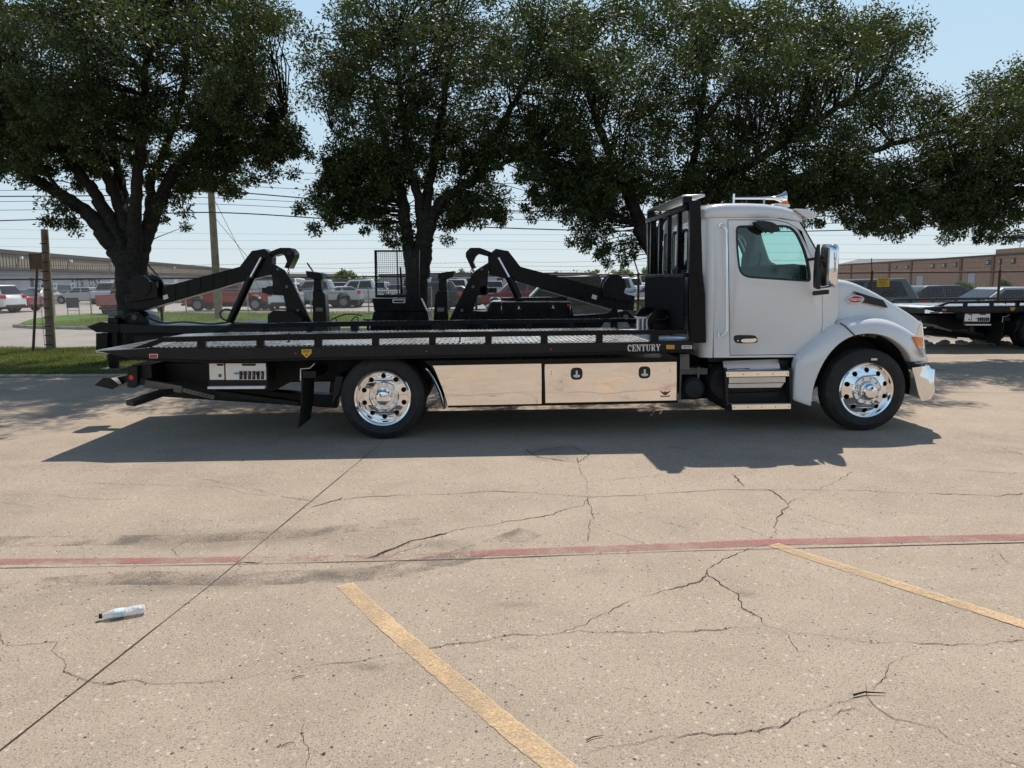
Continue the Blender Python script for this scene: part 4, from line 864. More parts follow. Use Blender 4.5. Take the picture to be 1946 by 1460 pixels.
# vent and oval badge on the hood side
def hood_y(px_):
    L = [c[0] for c in c4]; i = max(0, min(7, sum(1 for v in L if v <= px_) - 1)); return HD + .03 + max(0, (i + (px_ - L[i]) / (L[i + 1] - L[i]) - 5) * .035)
vent = TP([(1624, 554), (1636, 563), (1641, 575), (1687, 585), (1678, 570.5), (1650, 562)], HD)
for far in (False, True):
    fl = (lambda x, y, z: (x, mir(y), z)) if far else (lambda x, y, z: (x, y, z))
    MB().prism(vent, HD - .012, HD + .07).map(fl).build('hood_vent', M['plastic'], hood, bevel=.004)
    c = T(1625, 569, HD); el = [(c[0] + .098 * math.cos(a), c[1] + .045 * math.sin(a)) for a in (2 * math.pi * i / 32 for i in range(32))]
    el2 = [(c[0] + .090 * math.cos(a), c[1] + .038 * math.sin(a)) for a in (2 * math.pi * i / 32 for i in range(32))]
    bg = MB().prism(el, HD - .022, HD + .05).map(fl).build('badge_rim', M['chrome'], hood, bevel=.003)
    MB().prism(el2, HD - .026, HD - .0225).map(fl).build('badge', M['decal_r'], hood, bevel=.001)
    tm = text_mesh('Peterbilt', .060, shear=.25, extrude=.0008, offset=.0006, space=.86); tm.materials.append(M['panelw'])
    to = bpy.data.objects.new('badge_script', tm); COL.objects.link(to); to.parent = hood
    to.location = (c[0], HD - .0272 if not far else mir(HD - .0272), c[1]); to.rotation_euler = (R(90), 0, 0 if not far else math.pi)
# front face: grille with chrome surround
xg0 = T(1757, 613, HD + .2); xg1 = T(1768, 684, HD + .2)
gp = [(xg0[0], xg0[1] + .02), (xg0[0] + .03, xg0[1] - .02), (xg1[0] + .0, xg1[1] + .02), (xg1[0] - .06, xg1[1] - .03), (xg0[0] - .05, xg1[1]), (xg0[0] - .06, xg0[1] - .02)]
grl = part(MB().prism(gp, HD + .28, WID - HD - .28), 'grille_surround', 'chrome', bevel=.015)
for i in range(6):
    z_ = xg1[1] + (xg0[1] - xg1[1]) * (i + .6) / 6.4; part(MB().box(xg0[0] - .02, xg0[0] + .055, HD + .36, WID - HD - .36, z_ - .025, z_ + .02), 'grille_bar', 'alum', grl)
# fender: swept band around the wheel arch
arch = [(1543, 775), (1544, 752), (1549, 728), (1562, 697), (1574, 678), (1588, 661), (1604, 648), (1624, 638.5), (1648, 635), (1668, 636.5), (1687, 641), (1706, 652), (1722, 666), (1734, 680), (1743, 693)]
outr = [(1508, 763), (1509, 735), (1511, 705), (1514, 680), (1530, 668), (1552, 645), (1572, 627), (1596, 614), (1624, 607), (1652, 603.5), (1676, 605), (1704, 613), (1730, 627), (1752, 644), (1773, 689)]
sh_d = [.0, .0, .005, .01, .03, .07, .09, .10, .10, .10, .10, .10, .11, .13, .20]
def fender(fl):
    rings = []
    for i in range(15):
        a = T(*arch[i], -.02); o_ = T(*outr[i], sh_d[i] + .02); mx_ = (a[0] * .45 + o_[0] * .55, a[1] * .45 + o_[1] * .55); k = .13 if i == 14 else (.04 if i == 13 else 0)
        ax, az = a; bow = .028
        rings.append([(ax, .16 + k, az - .0), (ax, .015 + k, az + .004), (ax, -.012 + k, az + .010), (ax * .85 + mx_[0] * .15, -.022 + k, az * .85 + mx_[1] * .15), (mx_[0], -.012 + k + sh_d[i] * .3, mx_[1]), (mx_[0] * .35 + o_[0] * .65, sh_d[i] * .55 + k * .8, mx_[1] * .35 + o_[1] * .65), (o_[0], sh_d[i] + .02 + k * .5, o_[1]), (o_[0] + (.0 if i > 4 else -.0), sh_d[i] + .10 + k * .3, o_[1] + (.012 if 4 < i < 14 else 0)), (o_[0], HD + .02 if i > 5 else sh_d[i] + .16, o_[1] + (.02 if 5 < i < 14 else 0))])
    SEAM[:] = rings[7][1:7]
    return MB().loft(rings).map(fl).build('fender', M['white'], truck, smooth=50, solid=.015, sub=1)
SEAM = []
fn_ = fender(lambda x, y, z: (x, y, z)); ff_ = fender(lambda x, y, z: (x, mir(y), z))
for far in (False, True):
    fl = (lambda x, y, z: (x, mir(y), z)) if far else (lambda x, y, z: (x, y, z))
    fp = ff_ if far else fn_
    # seam between splash panel and hood fender
    s0 = T(1604, 617, .02); s1 = T(1613, 641, -.02); 
    MB().tube([(x_, y_ - .004, z_) for x_, y_, z_ in SEAM], .007, 6).map(fl).build('fender_seam', M['plastic'], fp)
    # liner over the tyre
    xl, zl = xf, RR; lr = .60
    MB().loft([[(xl + lr * math.cos(R(a)) * .98, y_, zl + lr * math.sin(R(a)) + .01) for y_ in (.16, .62)] for a in range(-8, 189, 8)]).map(fl).build('fender_liner', M['under'], truck, smooth=50)
    MB().loft([[(xl + r_ * math.cos(R(a)), .62, zl + r_ * math.sin(R(a)) + .01) for r_ in (.1, lr)] for a in range(-8, 189, 8)]).map(fl).build('liner_wall', M['under'], truck)
    # headlight: amber wedge above a clear lens, wrapping the corner
    hl = TP([(1735, 638.5), (1762, 641), (1765, 658), (1751, 663), (1744, 655)], .05)
    yf = .075
    hd = MB().prism(TP([(1733.5, 637.5), (1763, 639.5), (1763, 642), (1736, 641)], .03), .05, .4).map(fl).build('headlight', M['chrome'], fp, bevel=.004)
    def wrap(p0, nm, mt):
        pts = [T(a, b, .03) for a, b in p0]; n_ = len(pts)
        xs_ = [p[0] for p in pts]; xm, xM = min(xs_), max(xs_)
        yy_ = lambda x_, w_: .03 + ((x_ - xm) / (xM - xm)) ** 2 * .13 + w_
        m_ = MB().plate(pts, [], lambda u, v, w: (u, yy_(u, w), v), 0, .22).map(fl).build(nm, M[mt], hd, bevel=.004); return m_
    wrap([(1736, 641.5), (1750, 642), (1764, 643), (1766.5, 660), (1758, 663.5), (1749, 663), (1742, 653)], 'turn_lamp', 'amber')
    wrap([(1750, 664.5), (1758, 664.8), (1766.8, 661.5), (1768.5, 679), (1763, 681), (1756, 673)], 'head_lamp', 'clear')
# chrome bumper wrapping round the corner
bq = TP([(1745, 698), (1768, 695), (1772, 700), (1780, 703), (1779, 745), (1772, 758), (1763, 761), (1757, 748), (1751, 722)], .08)
xbm = max(p[0] for p in bq)
rings = []
for y_, dx in ((.03, -.10), (.045, -.055), (.075, -.02), (.12, .0), (.4, .03), (CY, .05)):
    rings.append([(x_ + dx, y_, z_) for x_, z_ in bq])
rings += [[(x_, mir(y_), z_) for x_, y_, z_ in r] for r in rings[-2::-1]]
part(MB().loft(rings, closed=True, caps=True), 'bumper', 'chrome', smooth=40)
part(MB().prism(TP([(1722, 690), (1750, 693), (1752, 705), (1728, 702)], .2), .2, WID - .2), 'bumper_mount', 'under')

# ---- cab steps
def stepbar(pts, d0, d1, mat, name, **k): return part(MB().prism(TP(pts, d0), d0, d1), name, mat, **k)
tk = [T(1374.6, 688, .2), T(1480.5, 685, .2), T(1483, 703, .08), T(1376.7, 706, .08)]
part(MB().add([(tk[0][0], .24, tk[0][1]), (tk[1][0], .24, tk[1][1]), (tk[2][0], .10, tk[2][1]), (tk[3][0], .10, tk[3][1])], [(0, 1, 2, 3)]), 'tank_cover', 'mirror', solid=.02)
stepbar([(1379.8, 707), (1499.6, 705.5), (1499.6, 715.3), (1380.8, 717)], .03, .05, 'mirror', 'step_edge', bevel=.002)
ta = T(1380, 707.5, .03); tb_ = T(1499.6, 706, .03)
su = part(MB().hexa([(ta[0], .051, ta[1] - .02), (tb_[0], .051, tb_[1] - .02), (tb_[0], .24, tb_[1] - .02), (ta[0], .24, ta[1] - .02), (ta[0], .051, ta[1]), (tb_[0], .051, tb_[1]), (tb_[0], .24, tb_[1]), (ta[0], .24, ta[1])]), 'step', 'alum')
def teeth(a, b, nm, par):
    m_ = MB(); n_ = 40
    for i in range(n_):
        x_ = a[0] + (b[0] - a[0]) * (i + .5) / n_; z_ = a[1] + (b[1] - a[1]) * (i + .5) / n_; m_.box(x_ - .005, x_ + .005, .052, .22, z_ + .0005, z_ + .008)
    m_.build(nm, M['alum'], par)
teeth(ta, tb_, 'step_tread', su)
for q in range(5):
    c = T(1384 + q * 28.2, 712 - q * .35, .03); part(MB().lathe([(.0005, .026), (.006, .027), (.007, .0298)], (c[0], 0, c[1]), 10), 'step_bolt', 'grey', su)
stepbar([(1385, 717.8), (1493, 716.5), (1493, 727), (1385, 729)], .07, .12, 'alum', 'tank_band', bevel=.003)
stepbar([(1384, 729.5), (1491, 727.5), (1484, 737), (1384, 738)], .11, .16, 'alum', 'tank_lip', bevel=.003)
part(MB().prism(TP([(1384, 686), (1500, 684), (1500, 780), (1384, 782)], .26), .26, .75), 'step_box', 'plastic', bevel=.01)
stepbar([(1384, 748), (1480, 745), (1478, 754), (1384, 757)], .2, .255, 'blackm', 'step_kick')
stepbar([(1391, 769.6), (1503, 768), (1503, 777.5), (1391.5, 779.3)], .03, .05, 'mirror', 'step_edge', bevel=.002)
ta = T(1391, 770, .03); tb_ = T(1503, 768.4, .03)
sl = part(MB().hexa([(ta[0], .051, ta[1] - .02), (tb_[0], .051, tb_[1] - .02), (tb_[0], .255, tb_[1] - .02), (ta[0], .255, ta[1] - .02), (ta[0], .051, ta[1]), (tb_[0], .051, tb_[1]), (tb_[0], .255, tb_[1]), (ta[0], .255, ta[1])]), 'step', 'blackm')
teeth(ta, tb_, 'step_tread', sl)
for q in range(5):
    c = T(1395.5 + q * 26, 774.3 - q * .35, .03); part(MB().lathe([(.0005, .026), (.006, .027), (.007, .0298)], (c[0], 0, c[1]), 10), 'step_bolt', 'grey', sl)
for xx in (1379, 1501): e0 = T(xx, 700, .06); e1 = T(xx + 3, 772, .06); part(MB().bar((e0[0], .1, e0[1]), (e1[0], .1, e1[1]), .03, .1, (0, 1, 0)), 'step_hanger', 'plastic', bevel=.004)
part(MB().prism(TP([(1346, 676), (1512, 676), (1512, 688), (1346, 688)], .3), .3, .5), 'cab_sill', 'under')
part(MB().prism(TP([(1347, 690), (1384, 690), (1384, 775), (1372, 775), (1347, 752)], .4), .4, .9), 'chassis_box', 'under', bevel=.02)
# ------------------------------------------------------------------ oak trees on the verge
def leaf_mesh(name, C, n_each, rad, L, Wd, mat, parent, flat=.75, droop=.25, gen=rng):
    """C: (m,3) clump centres; leaves scattered round each, as small folded rhombs"""
    m = len(C); N = m * n_each
    d = gen.normal(size=(N, 3)); d /= np.linalg.norm(d, axis=1)[:, None]; r = gen.random(N) ** .6
    cid = np.repeat(np.arange(m), n_each); rr = np.asarray(rad)[cid] if np.ndim(rad) else np.full(N, rad)
    P = C[cid] + d * (r * rr)[:, None] * np.array([1, 1, flat])
    P[:, 2] -= gen.random(N) ** 3 * droop * rr
    ax = d * .7 + gen.normal(size=(N, 3)) * .6; ax[:, 2] -= .25; ax /= np.linalg.norm(ax, axis=1)[:, None]
    s = np.cross(ax, gen.normal(size=(N, 3))); s /= np.linalg.norm(s, axis=1)[:, None]; nn = np.cross(ax, s)
    l = L * gen.uniform(.6, 1.25, N); w = Wd * gen.uniform(.65, 1.2, N)
    v = np.stack([P, P + ax * (l * .5)[:, None] + s * (w * .5)[:, None] + nn * (w * .12)[:, None], P + ax * l[:, None], P + ax * (l * .5)[:, None] - s * (w * .5)[:, None] + nn * (w * .12)[:, None]], 1).reshape(-1, 3)
    me = bpy.data.meshes.new(name); me.vertices.add(4 * N); me.vertices.foreach_set('co', v.ravel().astype(np.float32))
    me.loops.add(4 * N); me.loops.foreach_set('vertex_index', np.arange(4 * N, dtype=np.int32)); me.polygons.add(N); me.polygons.foreach_set('loop_start', np.arange(N, dtype=np.int32) * 4); me.update()
    me.materials.append(mat); o = bpy.data.objects.new(name, me); COL.objects.link(o); o.parent = parent
    return o
def smooth_path(P, n=6):
    P = [Vector(p) for p in P]; out = []
    for i in range(len(P) - 1):
        a = P[max(i - 1, 0)]; b = P[i]; c = P[i + 1]; d = P[min(i + 2, len(P) - 1)]
        for k in range(n):
            t = k / n; out.append(.5 * ((2 * b) + (c - a) * t + (2 * a - 5 * b + 4 * c - d) * t * t + (3 * b - a - 3 * c + d) * t ** 3))
    out.append(P[-1]); return out
def oak(label, D, limbs, blobs, n_each=138, seed=0, leaf=(.09, .038)):
    """limbs: list of (r0, r1, [(px,py,depth offset)...]); blobs: (px,py,rx,ry,depth offset,rz,clumps)"""
    gen = np.random.default_rng(seed); rr = random.Random(seed)
    base = W(limbs[0][2][0][0], limbs[0][2][0][1], D); base = Vector((base.x, D, VZ - .01))
    t = empty('oak_tree', base); tag(t, label, 'tree', 'oak trees along the verge')
    tm = MB(); samples = []
    for li, (r0, r1, pts) in enumerate(limbs):
        P = [W(p[0], p[1], D + p[2]) for p in pts]
        if li == 0: P[0].z = .0
        P = smooth_path(P, 7); n = len(P); rad = []
        for i in range(n):
            f = i / (n - 1); q = r0 + (r1 - r0) * f ** .8
            if li == 0: q += .16 * math.exp(-max(0, P[i].z - .1) / .22)
            rad.append(q * (1 + rr.uniform(-.05, .05)))
        if li: P = [p + Vector((rr.uniform(-1, 1), rr.uniform(-1, 1), rr.uniform(-1, 1))) * .03 * min(1, i / 4) for i, p in enumerate(P)]
        tm.tube([p - base for p in P], rad, 10 if r0 > .08 else 6)
        samples += [(p, ra) for i, (p, ra) in enumerate(zip(P, rad)) if i > n * .35]
    cents = []; tw = MB(); rads = []
    sp = np.array([tuple(p) for p, _ in samples])
    for px, py, rx, ry, dd, rz, nc in blobs:
        nc = int(nc * 1.0)
        q = gen.normal(size=(nc, 3)); q /= np.linalg.norm(q, axis=1)[:, None]; q *= (gen.random(nc) ** .40)[:, None]
        up = min(1.0, max(0.0, (240 - py) / 130))                      # the upper crown is deeper than the skirt
        for a_ in q: cents.append(np.array(tuple(W(px + a_[0] * rx, py - a_[2] * ry, D + dd * (1 - .3 * up) - .5 * up + a_[1] * rz * (1.1 + .9 * up))))); rads.append(gen.uniform(.20, .50))
    low = sorted(range(len(cents)), key=lambda i_: cents[i_][2])[:int(len(cents) * .3)]
    for i_ in low:                                         # drooping sprays under the crown
        if gen.random() < .55:
            for q_ in range(2): cents.append(cents[i_] + np.array([gen.normal(0, .22), gen.normal(0, .3), -gen.uniform(.2, .55)])); rads.append(gen.uniform(.10, .22))
    cents = np.array(cents); rads = np.array(rads)
    for p, ra in zip(cents, rads):                         # a twig from the nearest limb to each leaf clump
        dsq = ((sp - p) ** 2).sum(1) + 2.5 * np.maximum(0, sp[:, 2] - p[2]) ** 2
        a = Vector(sp[int(np.argmin(dsq))]); b = Vector(p); L = (b - a).length
        mid = a.lerp(b, .5) + Vector((rr.uniform(-1, 1), rr.uniform(-1, 1), rr.uniform(0, 1))) * .12 * L
        r = .007 + .005 * min(L, 2.5)
        tw.tube([a - base, mid - base, b - base], [r, r * .7, .004], 4, cap=False)
    tm.build('trunk', M['bark'], t, smooth=60); tw.build('branches', M['bark'], t, recalc=False)
    cr = leaf_mesh('crown', cents - np.array(tuple(base)), n_each, rads, leaf[0], leaf[1], M['leaf'], t, gen=gen); cr['kind'] = 'stuff'
    return t
D1 = 17.4
# left oak: stout fork with fanned limbs
oak('stout dark oak with a wide fan of limbs beside the wooden post', D1,
    [(.37, .33, [(252, 690, 0), (254, 600, 0), (250, 520, 0), (246, 478, 0)]),
     (.22, .07, [(236, 500, 0), (205, 455, .0), (165, 405, .1), (120, 372, .2), (60, 335, .3), (25, 290, .4), (-40, 240, .5)]),
     (.20, .06, [(240, 490, 0), (222, 440, .1), (192, 390, .2), (165, 345, .3), (120, 290, .5), (70, 210, .8), (30, 120, 1.0)]),
     (.21, .05, [(246, 500, .1), (240, 430, .2), (215, 360, .4), (190, 290, .6), (175, 220, .8), (160, 120, .9), (150, 20, 1.0)]),
     (.19, .05, [(256, 500, -.1), (258, 420, -.3), (262, 350, -.5), (270, 260, -.8), (275, 150, -1.0), (280, 40, -1.2)]),
     (.15, .05, [(246, 470, .2), (236, 390, .5), (222, 310, .9), (208, 240, 1.2), (200, 140, 1.5)]),
     (.20, .05, [(262, 505, 0), (280, 440, 0), (300, 390, .1), (330, 330, .2), (368, 285, .3), (410, 235, .5), (445, 150, .7), (480, 60, .8)]),
     (.14, .05, [(268, 480, .1), (284, 410, .3), (290, 340, .5), (318, 270, .8), (345, 180, 1.0), (360, 60, 1.1)]),
     (.06, .02, [(368, 285, .3), (430, 262, .2), (500, 240, .1), (545, 225, .0)]), (.05, .02, [(120, 372, .2), (70, 300, -.2), (20, 240, -.4)])],
    [(90, 70, 190, 130, .2, 2.2, 120), (270, 40, 200, 130, .0, 2.4, 130), (400, 90, 130, 130, .3, 2.0, 75), (60, 210, 130, 80, .3, 1.9, 54), (180, 190, 120, 80, .4, 2.0, 50), (330, 180, 130, 80, .3, 1.9, 50),
     (470, 210, 95, 65, .1, 1.4, 40), (510, 255, 60, 42, .0, 1.0, 18), (400, 285, 60, 45, .2, 1.2, 20), (-30, 180, 120, 130, .3, 2.0, 50), (120, 265, 110, 34, .9, .9, 14), (30, 290, 60, 25, .4, 1.2, 10), (260, 270, 90, 40, 1.1, .7, 10), (430, 318, 50, 22, .2, .8, 9), (40, 260, 90, 60, .2, 1.6, 30), (160, 300, 80, 30, 1.2, .6, 9), (330, 300, 60, 40, 1., 1., 16), (480, 160, 50, 50, .2, 1.2, 14), (450, 105, 60, 70, .3, 1.5, 30), (510, 30, 55, 40, .2, 1.3, 18), (520, 265, 40, 30, .1, .8, 9), (60, 230, 140, 70, 3.0, 1.0, 30), (250, 220, 140, 70, 3.2, 1.0, 30), (-120, 200, 120, 100, 3.0, 1.0, 30), (-60, 60, 150, 120, .2, 2.0, 60), (110, 385, 35, 16, .2, .5, 5), (330, 372, 25, 16, .3, .5, 5), (480, 50, 40, 60, .2, 1.4, 14), (390, -60, 200, 80, 0, 2, 60), (120, -80, 220, 80, 0, 2, 60)], seed=3)
# middle oak: twin stems
oak('twin stemmed oak behind the black mesh rack', D1 + .2,
    [(.22, .27, [(794, 690, 0), (793, 610, 0), (792, 550, 0), (791, 490, 0)]),
     (.16, .13, [(787, 520, .05), (778, 475, .1), (771, 435, .1), (768, 390, .1)]),
     (.23, .18, [(797, 525, 0), (804, 475, 0), (807, 440, 0), (806, 395, 0)]),
     (.13, .04, [(770, 400, .1), (755, 340, .2), (738, 290, .4), (720, 220, .6), (700, 120, .9)]),
     (.13, .04, [(800, 410, 0), (790, 350, -.2), (775, 300, -.4), (765, 200, -.6), (750, 80, -.8)]),
     (.14, .05, [(806, 400, 0), (818, 340, .1), (830, 280, .3), (845, 180, .5), (860, 60, .8)]),
     (.17, .05, [(812, 440, 0), (830, 395, 0), (865, 365, .1), (905, 335, .2), (940, 265, .4), (985, 180, .6), (1030, 90, .8)]),
     (.07, .03, [(905, 335, .2), (960, 310, .1), (1020, 295, .0)]), (.06, .02, [(738, 290, .4), (680, 270, .3), (630, 250, .2)])],
    [(720, 70, 150, 120, .2, 2.2, 92), (880, 60, 160, 120, .2, 2.3, 96), (640, 160, 80, 80, .2, 1.7, 36), (720, 220, 110, 80, .3, 1.9, 58), (860, 200, 120, 90, .3, 1.9, 62), (1010, 120, 120, 120, .3, 2.2, 70),
     (650, 290, 65, 55, .2, 1.3, 26), (1000, 270, 110, 70, .4, 1.8, 50), (740, 310, 70, 40, .4, 1.2, 20), (620, 375, 34, 26, .2, .6, 9), (690, 375, 45, 22, .3, .8, 10), (870, 375, 50, 22, .3, .8, 10), (930, 370, 60, 20, .2, .9, 12), (640, 345, 50, 30, .2, .8, 10), (860, -70, 260, 80, .1, 2, 60), (900, 300, 60, 35, .5, 1, 12), (1080, 60, 90, 90, .3, 1.8, 44), (1080, 210, 90, 90, .3, 1.8, 44), (1090, 330, 80, 50, .3, 1.4, 28), (800, 260, 90, 60, .8, 1.4, 30), (690, 330, 70, 40, .3, 1.2, 20), (745, 425, 28, 14, .2, .4, 4), (840, 415, 25, 14, .2, .4, 4)], seed=5)
# right oak: low leaning trunk behind the cab, wide crown
oak('leaning oak with a broad low crown above the white cab', D1 + .1,
    [(.27, .20, [(1296, 690, 0), (1285, 600, 0), (1268, 520, 0), (1243, 475, 0), (1215, 430, .0)]),
     (.17, .05, [(1222, 440, 0), (1205, 395, .1), (1180, 340, .2), (1150, 270, .4), (1120, 180, .6), (1100, 60, .8)]),
     (.16, .05, [(1240, 470, .1), (1275, 400, .2), (1310, 330, .3), (1330, 240, .4), (1340, 120, .6)]),
     (.16, .05, [(1258, 500, -.1), (1320, 400, -.2), (1400, 330, -.3), (1490, 270, -.3), (1580, 210, -.3), (1680, 150, -.2)]),
     (.13, .04, [(1275, 540, .1), (1380, 420, .4), (1500, 350, .6), (1620, 300, .7), (1750, 260, .8), (1860, 240, .8)]),
     (.08, .03, [(1490, 270, -.3), (1540, 180, .0), (1600, 90, .2)]), (.08, .03, [(1330, 240, .4), (1400, 150, .5), (1450, 60, .6)])],
    [(1190, 120, 130, 110, .3, 2.2, 76), (1330, 90, 130, 110, .3, 2.3, 76), (1470, 90, 140, 100, .2, 2.2, 80), (1610, 110, 130, 90, .1, 2.0, 66), (1170, 260, 120, 80, .3, 1.9, 56), (1310, 240, 130, 90, .3, 2.0, 66), (1450, 240, 140, 90, .2, 2.0, 70), (1600, 230, 140, 80, .3, 2.0, 66),
     (1230, 330, 150, 34, .3, 1.4, 34), (1400, 345, 130, 40, .4, 1.5, 38), (1560, 340, 130, 55, .4, 1.5, 42), (1720, 200, 70, 60, .2, 1.4, 24), (1100, 350, 90, 40, .3, 1.4, 26), (1480, 370, 110, 30, .3, 1.2, 24), (1320, 365, 110, 25, .9, 1.2, 22), (1640, 320, 90, 45, .3, 1.4, 28), (1690, 60, 90, 50, .0, 1.4, 24), (1060, 370, 55, 28, .3, 1.0, 9), (1190, 462, 26, 12, .0, .3, 3), (1140, 392, 50, 18, .2, .6, 6), (1120, 430, 30, 16, .1, .4, 5), (1640, 385, 60, 32, .4, .9, 14), (1500, 30, 200, 50, .2, 1.6, 40), (1280, 10, 150, 50, .2, 1.6, 32)], seed=8)
# far-right oak whose trunk stands beyond the picture edge
oak('oak overhanging the second flatbed from beyond it', D1 - .2,
    [(.3, .22, [(2090, 690, 0), (2080, 560, 0), (2070, 470, 0)]), (.18, .04, [(2070, 480, 0), (2010, 400, 0), (1930, 320, .1), (1850, 250, .2), (1780, 210, .2)]), (.18, .05, [(2072, 470, 0), (2060, 350, .2), (2010, 240, .3), (1950, 170, .4)]), (.16, .05, [(2070, 470, 0), (2130, 350, 0), (2180, 200, .1)])],
    [(1870, 220, 110, 85, .2, 1.9, 56), (1970, 210, 120, 90, .2, 2.0, 60), (1840, 310, 110, 60, .2, 1.7, 44), (1950, 320, 110, 60, .2, 1.7, 40), (1760, 330, 70, 55, .3, 1.2, 26), (1700, 385, 55, 32, .2, .9, 13), (1850, 375, 70, 26, .2, 1.0, 14), (1790, 395, 45, 22, .2, .8, 9), (1890, 395, 45, 28, .1, .8, 11), (2120, 250, 150, 150, .2, 2.2, 90), (1930, 150, 60, 35, .2, 1.0, 12), (1800, 260, 80, 60, .3, 1.4, 26), (1770, 370, 80, 30, .3, 1.0, 16)], seed=12)
# ------------------------------------------------------------------ chain-link fence with barbed wire
FY = 20.35
fence = empty('chain_link_fence', (0, FY, VZ)); tag(fence, 'chain link fence with pipe rail and barbed wire behind the oak trees', 'fence')
FX0, FX1, FH = -15.2, 15.6, 1.86
post_px = [152 - 62, 312, 603, 905, 1213, 1450, 1655, 1900]
pxs = []
for p in (-20, 305, 603, 905, 1213, 1450, 1655, 1897, 2120): pxs.append(W(p, 560, FY).x)
pm_ = MB().lathe([(.032, 0), (.032, FH - .02), (.036, FH - .02), (.036, FH + .01), (.02, FH + .03), (.001, FH + .032)], (0, 0, 0), 10, 'z').build('fence_post', M['rust'], fence, smooth=40)
arm = MB().bar((0, 0, FH - .01), (-.16, -.27, FH + .34), .02, .035).build('barb_arm', M['rust'], fence)
for i, x in enumerate(pxs):
    if i == 0: pm_.location = (x, 0, 0); arm.location = (x, 0, 0)
    else: share(pm_, 'fence_post', fence, (x, 0, 0)); share(arm, 'barb_arm', fence, (x, 0, 0))
for a, b in zip(pxs, pxs[1:]):
    MB().tube([(a + .03, 0, FH - .02), (b - .03, 0, FH - .02)], .021, 8).build('top_rail', M['rust'], fence, smooth=50)
for k, (dy, dz) in enumerate(((-.08, .10), (-.17, .22), (-.25, .33))):
    rr = random.Random(k); P = []; x = FX0
    while x < FX1:
        P.append((x - .16 * dz / .35, dy, FH + dz + .012 * math.sin(x * 2.1 + k) - .01)); x += .3
    wm = MB().tube(P, .0032, 4, cap=False)
    x = FX0
    while x < FX1: wm.bar((x, dy - .012, FH + dz - .012 + .012 * math.sin((x + .16 * dz / .35) * 2.1 + k)), (x + .012, dy + .012, FH + dz + .014), .002, .002); x += .125
    o = wm.build('barbed_wire', M['rust'], fence, recalc=False)
lv = []; lf = []; s = .066; x = FX0; r = .0025           # woven diamond mesh: zig-zag wires
nz = int((FH - .06) / (s / 2))
k = 0
while x < FX1:
    for j in range(nz + 1):
        ox = (s / 2 if (j + k) % 2 else 0) ; z = .03 + j * s / 2; yy = .004 if j % 2 else -.004
        b = len(lv); lv += [(x + ox - r, yy, z), (x + ox + r, yy, z), (x + ox, yy - r * 1.5, z)]
        if j: lf += [(b - 3, b - 2, b + 1, b), (b - 2, b - 1, b + 2, b + 1), (b - 1, b - 3, b, b + 2)]
    x += s / 2; k += 1
ml = MB().add(lv, lf)
lv2 = [(-(p[0]) + FX0 + FX1 + .0, p[1], p[2]) for p in lv]
o = ml.build('chain_link_mesh', M['linkwire'], fence, recalc=False); o['kind'] = 'stuff'
# yellow notice on the fence at the right
c = W(1679, 537, FY - .06)
nt = MB().box(-.165, .165, -.003, .003, -.115, .115).build('notice_sign', M['decal_y']); nt.location = (c.x, FY - .05, c.z); tag(nt, 'small yellow notice wired to the chain link fence', 'sign')
m_ = MB()
for i in range(5): m_.box(-.13 + .02 * (i % 2), .12 - .03 * (i % 3), -.0045, -.0032, .065 - i * .036, .077 - i * .036)
m_.build('notice_print', M['decal_k'], nt)

# weathered wooden post and the brown sign on a pipe beside it
def vpost(px0, py0, px1, py1, Y, r0, r1, name, mat, label, cat, lean=True, n=14, parts=None):
    b = W(px0, py0, Y); t_ = W(px1, py1, Y); b.z = .0
    rt = empty(name, b); tag(rt, label, cat)
    P = [Vector((0, 0, 0)).lerp(t_ - b, i / 8) for i in range(9)]; rad = [r0 + (r1 - r0) * i / 8 for i in range(9)]
    m = MB().tube(P, rad, n)
    m.build('shaft', mat, rt, smooth=50); return rt, b, t_
wp, b, t_ = vpost(97, 661, 84.5, 436, 20.1, .118, .085, 'wooden_post', M['wood'], 'weathered round wooden post standing at the chain link fence', 'post')
for i in range(12):
    f = .06 + i * .075; p = (t_ - b) * f; MB().box(p.x - .09, p.x + .09, p.y - .116 + .03 * f, p.y - .1 + .03 * f, p.z - .012, p.z + .012).build('staple_mark', M['crack'], wp)
MB().tube([(-.13, -.05, .0), (-.135, -.05, 1.9)], .006, 6).build('ground_cable', M['wire'], wp, smooth=50)
sp_, b, t_ = vpost(62, 662, 72, 482, 19.7, .034, .03, 'pipe_sign', M['rust'], 'brown sign panel seen from behind on a rusty pipe', 'sign')
c0 = W(56, 482, 19.7) - b; c1 = W(84, 512, 19.7) - b
MB().box(c0.x, c1.x, -.05, -.035, c1.z, c0.z).build('sign_panel', M['signback'], sp_, bevel=.003)

# utility pole across the street, its guy wires and the lines
UY = 36.0
up, ub, ut = vpost(416, 606, 393, 232, UY, .19, .13, 'utility_pole', M['wood'], 'tall wooden utility pole carrying the power lines', 'pole')
upx = ut - ub
MB().bar((upx.x - 1.1, -.15, upx.z - .3), (upx.x + 1.1, -.15, upx.z - .3), .09, .11).build('cross_arm', M['wood'], up)
for q in (-1, -.5, .5, 1): MB().lathe([(.03, 0), (.05, .04), (.03, .08), (.045, .12), (.001, .15)], (upx.x + q, -.15, upx.z - .24), 10, 'z').build('insulator', M['galv'], up, smooth=40)
for gx in (468, 480):
    a = W(405, 375 if gx == 468 else 410, UY) ; e = W(gx, 500, UY + 1.5); e = a + (e - a) * (a.z - .05) / (a.z - e.z)
    o = MB().tube([a, e], .011, 5).build('guy_wire', M['wire']); tag(o, ('upper' if gx == 468 else 'lower') + ' steel guy wire slanting down from the wooden utility pole', 'wire', 'guy wires of the utility pole')
